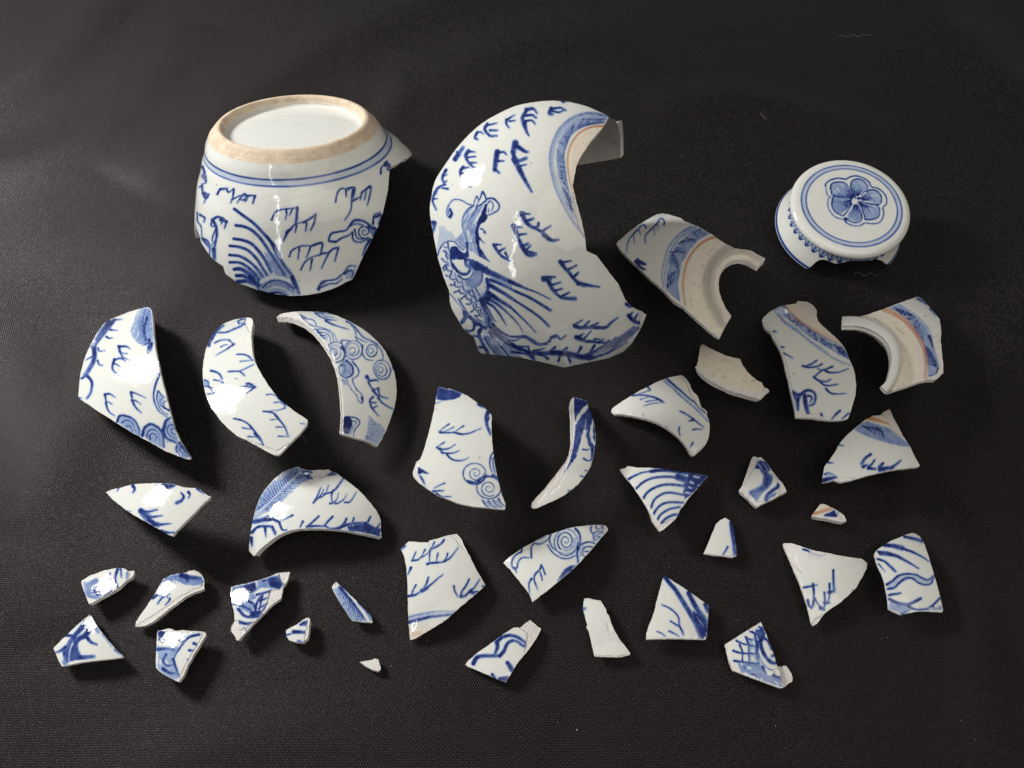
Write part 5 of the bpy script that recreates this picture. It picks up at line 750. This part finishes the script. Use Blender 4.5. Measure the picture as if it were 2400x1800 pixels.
# ---------------------------------------------------------------- turned forms: upturned jar base, lid
def frame(n):
    n = n/np.linalg.norm(n); a = np.cross(n, [0, 0, 1.]); a /= np.linalg.norm(a); return n, a, np.cross(n, a)
def turned(name, C, n, prof, nth, ns, parent, mats, outline=None, crop=None, paint='', rings=None, hidden=None, t=0, closed=False, zmin=.0012, shift=None):
    n, a, b = frame(np.array(n)); prof = np.array(prof); 
    pr = smooth(prof, 6); ln = np.r_[0, np.cumsum(np.linalg.norm(np.diff(pr, axis=0), axis=1))]; tot = ln[-1]
    th = np.linspace(0, 2*np.pi, nth, endpoint=False)
    def pos(s, th):
        r = np.interp(s, ln, pr[:, 0]); h = np.interp(s, ln, pr[:, 1])
        P = C+r[..., None]*(np.cos(th)[..., None]*a+np.sin(th)[..., None]*b)-h[..., None]*n
        return P+shift(h)[..., None]*RT if shift else P
    def nrm(s, th):
        e = tot*1e-3; ds = pos(np.minimum(s+e, tot), th)-pos(np.maximum(s-e, 0), th)
        tt = -np.sin(th)[..., None]*a+np.cos(th)[..., None]*b
        v = np.cross(tt, ds); v /= np.maximum(np.linalg.norm(v, axis=-1)[..., None], 1e-12); return v
    cut = np.full(nth, tot)
    if outline is not None:
        ss = np.linspace(0, tot, 420); Sg, T = np.meshgrid(ss, th); P = pos(Sg, T); N = nrm(Sg, T)
        out = (P-C)-((P-C)@n)[..., None]*n
        N = np.where(((N*out).sum(-1) < 0)[..., None], -N, N)
        front = ((CAM-P)*N).sum(-1) > 0
        q = proj(P.reshape(-1, 3)); ins = inside(q, outline).reshape(P.shape[:2])
        bad = (front & ~ins) | (P[..., 2] < zmin)
        vis = front.any(1)
        for i in range(nth):
            w = np.nonzero(bad[i])[0]; cut[i] = ss[w[0]] if len(w) else tot
            if hidden and not (len(w) and front[i, w[0]]): cut[i] = min(cut[i], hidden(th[i]))
        c3 = (np.roll(cut, 1)+cut*2+np.roll(cut, -1))/4; cut = np.where(np.abs(c3-cut) < .002, c3, cut)
        cut = np.minimum(cut, tot)
    u = np.linspace(0, 1, ns); Sg = cut[:, None]*u[None]; T = np.repeat(th[:, None], ns, 1)
    P = pos(Sg, T); N = nrm(Sg, T); out = (P-C)-((P-C)@n)[..., None]*n
    sgn = np.sign((N*out).sum(-1)).mean() or 1; N = N*(1 if sgn > 0 else -1)
    V = P.reshape(-1, 3); Nf = N.reshape(-1, 3)
    i = np.arange(nth*ns).reshape(nth, ns); j = np.roll(i, -1, 0)
    F = np.stack([i[:, :-1], j[:, :-1], j[:, 1:], i[:, 1:]], -1).reshape(-1, 4)
    fn = np.cross(V[F[:, 1]]-V[F[:, 0]], V[F[:, 2]]-V[F[:, 0]])
    if (fn*Nf[F[:, 0]]).sum() < 0: F = F[:, ::-1]
    A = {}
    if paint or rings:
        q = proj(V); A = bake(q, paint, crop) if paint else {c: np.zeros(len(V)) for c in ('cobalt', 'chip', 'bare', 'rust', 'mark')}
        fr = ((CAM-V)*Nf).sum(1) > 0
        for c in A: A[c] = np.where(fr, A[c], 0)
        if rings:
            rr = np.interp(Sg.ravel(), ln, pr[:, 0]); hh = np.interp(Sg.ravel(), ln, pr[:, 1]); ang = T.ravel()
            A['cobalt'] = np.maximum(A['cobalt'], rings(rr, hh, ang))
    mi = np.zeros(len(F)); sm = np.ones(len(F), bool); n0 = len(V)
    if t:
        st = 2; ii = i[::st, ::1]; inner = (P-N*t)[::st].reshape(-1, 3); m1 = nth//st
        k = np.arange(m1*ns).reshape(m1, ns)+n0; kj = np.roll(k, -1, 0)
        Fi = np.stack([k[:, :-1], k[:, 1:], kj[:, 1:], kj[:, :-1]], -1).reshape(-1, 4)
        V = np.vstack([V, inner]); F = np.vstack([F, Fi]); mi = np.r_[mi, np.full(len(Fi), 1)]; sm = np.r_[sm, np.ones(len(Fi), bool)]
        o1 = V[i[::1, -1]]; i1 = (P-N*t)[:, -1]; rs = np.random.RandomState(9)
        md = (o1+i1)/2+(rs.rand(nth)-.5)[:, None]*n*t*.25
        b0 = len(V); V = np.vstack([V, o1, md, i1]); e = np.arange(nth); e2 = (e+1) % nth
        for kk in range(2):
            Fw = np.stack([b0+kk*nth+e, b0+kk*nth+e2, b0+(kk+1)*nth+e2, b0+(kk+1)*nth+e], -1)
            F = np.vstack([F, Fw]); mi = np.r_[mi, np.full(nth, 2)]; sm = np.r_[sm, np.zeros(nth, bool)]
    for c in A: A[c] = np.r_[A[c], np.zeros(len(V)-len(A[c]))]
    o = add_mesh(name, V, F, mats, mi, sm, A or None)
    if parent:
        origin_to(o, np.array(parent.location)); o.location = (0, 0, 0); o.parent = parent
    return o

def build_base():
    C0 = np.array([-0.13016697, 0.13343623, 0.08147967]); C = CAM+1.07*(C0-CAM); n = (.0078, .2782, .9605)
    root = bpy.data.objects.new('porcelain_jar_bottom', None); COL.objects.link(root); root.location = (C[0], C[1], 0); root.empty_display_size = .03
    tag(root, 'upturned round jar base showing its recessed white bottom and tan foot ring', 'jar fragment')
    prof = [(.0530, .0050), (.0554, .0088), (.0582, .0145), (.0632, .0205), (.0681, .0275), (.0721, .0355), (.0752, .045), (.0783, .055), (.0805, .065), (.0814, .075), (.0806, .085), (.0778, .095), (.0730, .105)]
    shift = lambda h: .0052*sstep(.010, .030, h)
    def rings(r, h, a):
        w = 1+.25*np.sin(a*3+1); nz = .8+.4*vnoise(np.stack([a*9, h*900], 1), 4)
        l1 = .8*np.exp(-((h-.0130)/.00055)**2)*nz; l2 = .66*np.exp(-((h-.0161)/.0005)**2)*nz
        return np.maximum(np.maximum(l1, l2), .16*sstep(.0125, .0135, h)*(1-sstep(.0160, .0168, h))*w)
    turned('wall', C, n, prof, 1300, 190, root, MATS, outline=pts(POT_OUT, 'A'), crop='A', paint=POT_PAINT, rings=rings,
           hidden=lambda a: float(np.interp((a+.6) % (2*math.pi), [0, 1.5, 2.2, 3.9, 4.4, 6.0, 6.28], [.022, .024, .060, .060, .09, .09, .022]))+.002*math.sin(a*11), t=.0034, shift=shift)
    turned('foot_ring', C, n, [(.0420, .0050), (.0432, .0020), (.0440, .0002), (.0452, -.0008), (.0470, -.0006), (.0488, .0008), (.0510, .0030), (.0531, .0052)], 360, 40, root, [M_FOOT]*3)
    o = turned('recessed_base', C, n, [(.0002, .0040), (.010, .0042), (.025, .0045), (.036, .0050), (.0405, .0052), (.0424, .0040), (.0428, .0028)], 300, 40, root, MATS, crop='A',
           paint="M@.25: 690,305 700,306; M@.35: 655,183 662,183; M@.3: 1220,205 1232,212; M@.25: 1020,395 1035,398; F.07: 780,340 860,320 900,345 830,360; F.06: 930,320 980,300 1020,300 960,325; M@.2: 560,380 580,378; M@.15: 840,400 850,398")
    return root
build_base()

def build_lid():
    Cl = np.array([0.19781345, 0.08502756, 0.06041833]); C = CAM+1.09*(Cl-CAM); n = (-.0159, -.1858, .9825)
    root = bpy.data.objects.new('porcelain_cover', None); COL.objects.link(root); root.location = (C[0], C[1], 0); root.empty_display_size = .02
    tag(root, 'round jar lid with blue six petalled flower and double ring, brim partly broken off', 'jar lid')
    def rings(r, h, a):
        nz = .8+.4*vnoise(np.stack([a*8, r*900], 1), 4)
        return np.where(h < .003, np.maximum(.66*np.exp(-((r-.0312)/.0006)**2)*nz, np.maximum(.62*np.exp(-((r-.0284)/.0006)**2)*nz, .20*sstep(.0282, .0288, r)*(1-sstep(.0308, .0314, r)))), 0)
    turned('lid_top', C, n, [(.0001, -.0003), (.010, -.0003), (.020, -.0002), (.030, 0.), (.0335, .0002), (.0356, .0008), (.0369, .0018), (.0375, .0031), (.0373, .0044), (.0362, .0052), (.0340, .0055)], 460, 120, root, MATS, crop='L', paint=LID_FLOWER, rings=rings)
    def lower(r, h, a):
        f = np.abs(((a*38/(2*np.pi)) % 1)-.5)*2; edge = .0128-.0042*f**2.2+.0004*np.sin(a*7)
        sc = .8*np.exp(-((h-edge)/.0006)**2)+.45*np.where(h < edge, np.exp(-((f-.0)/.22)**2)*(h > .0085), 0)+.2*(h < edge)
        return np.maximum(sc, .75*sstep(.0218, .0223, h)*(1-sstep(.0233, .0237, h)))
    out = "-300,-900 2600,-900 2600,900 1860,1180 1838,1290 1815,1390 1775,1475 1740,1530 1710,1553 1670,1550 1640,1540 1600,1500 1560,1490 1500,1475 1460,1490 1380,1497 1290,1500 1200,1495 1130,1512 1060,1525 985,1537 930,1515 880,1495 830,1482 780,1488 730,1515 690,1555 640,1598 590,1606 560,1590 560,1800 -300,1800"
    turned('brim', C, n, [(.0340, .0052), (.0344, .0080), (.0350, .0110), (.0360, .0140), (.0373, .0170), (.0391, .0205), (.0409, .0238)], 700, 60, root, MATS, outline=pts(out, 'L'), crop='L', rings=lower,
           hidden=lambda a: .0200, t=.0022, zmin=-.01)
build_lid()

# ---------------------------------------------------------------- stray threads of lint on the cloth
M_LINT = plain('lint_fibre', (.16, .15, .145), (.26, .25, .24), .9, .1)[0]
for label, s, r in (('pale lint thread lying left of the upturned jar base', "262,207 272,208 282,204 292,207 302,203 312,204 322,199 332,200 342,195 354,197 372,194", .00012),
                    ('curly lint thread lying above the long collared sherd and left of the lid', "1796,280 1784,268 1780,255 1785,243 1796,237 1804,240 1812,235 1820,240 1828,236 1836,237", .00012),
                    ('straight lint thread near the top right corner of the cloth', "1965,86 1975,82 1988,86 1998,81 2010,86 2022,81 2034,83 2052,78", .00011),
                    ('wavy lint thread just below the lid', "2000,644 2012,638 2025,646 2040,640 2055,648", .0001),
                    ('fine lint thread by the lower corner of the brightly lit curved sherd', "703,1014 710,1022 716,1032 722,1040", .0001),
                    ('fine lint thread at the left border of the cloth, level with the front rows', "178,1205 185,1207 195,1210", .0001)):
    L = smooth(on_table(pts(s), .0012), 4); n = len(L); V = []; k = 6
    for i in range(n):
        d = L[min(i+1, n-1)]-L[max(i-1, 0)]; d /= np.linalg.norm(d); s1 = np.cross(d, [0, 0, 1.]); s2 = np.cross(s1, d)
        V += [L[i]+r*(math.cos(a)*s1+math.sin(a)*s2) for a in np.linspace(0, 2*math.pi, k, endpoint=False)]
    F = [(i*k+j, i*k+(j+1) % k, (i+1)*k+(j+1) % k, (i+1)*k+j) for i in range(n-1) for j in range(k)]
    o = add_mesh('lint_thread', V, F, [M_LINT], np.zeros(len(F)), np.ones(len(F), bool)); origin_to(o, L.mean(0)); tag(o, label, 'thread', 'stray lint threads on the cloth')

# fine porcelain dust and crumbs lying between the pieces
def build_dust():
    rs = np.random.RandomState(3); V, F = [], []
    for i in range(170):
        q = np.array([[rs.uniform(60, 2300), rs.uniform(330, 1740)]]); P = on_table(q, .0002)[0]; r = rs.uniform(.00008, .00020)*(2.0 if rs.rand() < .05 else 1)
        base = len(V); d = rs.normal(size=(6, 3))*.25
        for s, v in enumerate(((1, 0, 0), (-1, 0, 0), (0, 1, 0), (0, -1, 0), (0, 0, 1), (0, 0, -1))): V.append(P+r*(np.array(v)+d[s]))
        for f in ((0, 2, 4), (2, 1, 4), (1, 3, 4), (3, 0, 4), (2, 0, 5), (1, 2, 5), (3, 1, 5), (0, 3, 5)): F.append([base+k for k in f])
    o = add_mesh('porcelain_dust', V, F, [M_BREAK], np.zeros(len(F)), np.zeros(len(F), bool)); o['kind'] = 'stuff'; o['label'] = 'fine white porcelain dust and crumbs scattered over the black cloth'
build_dust()
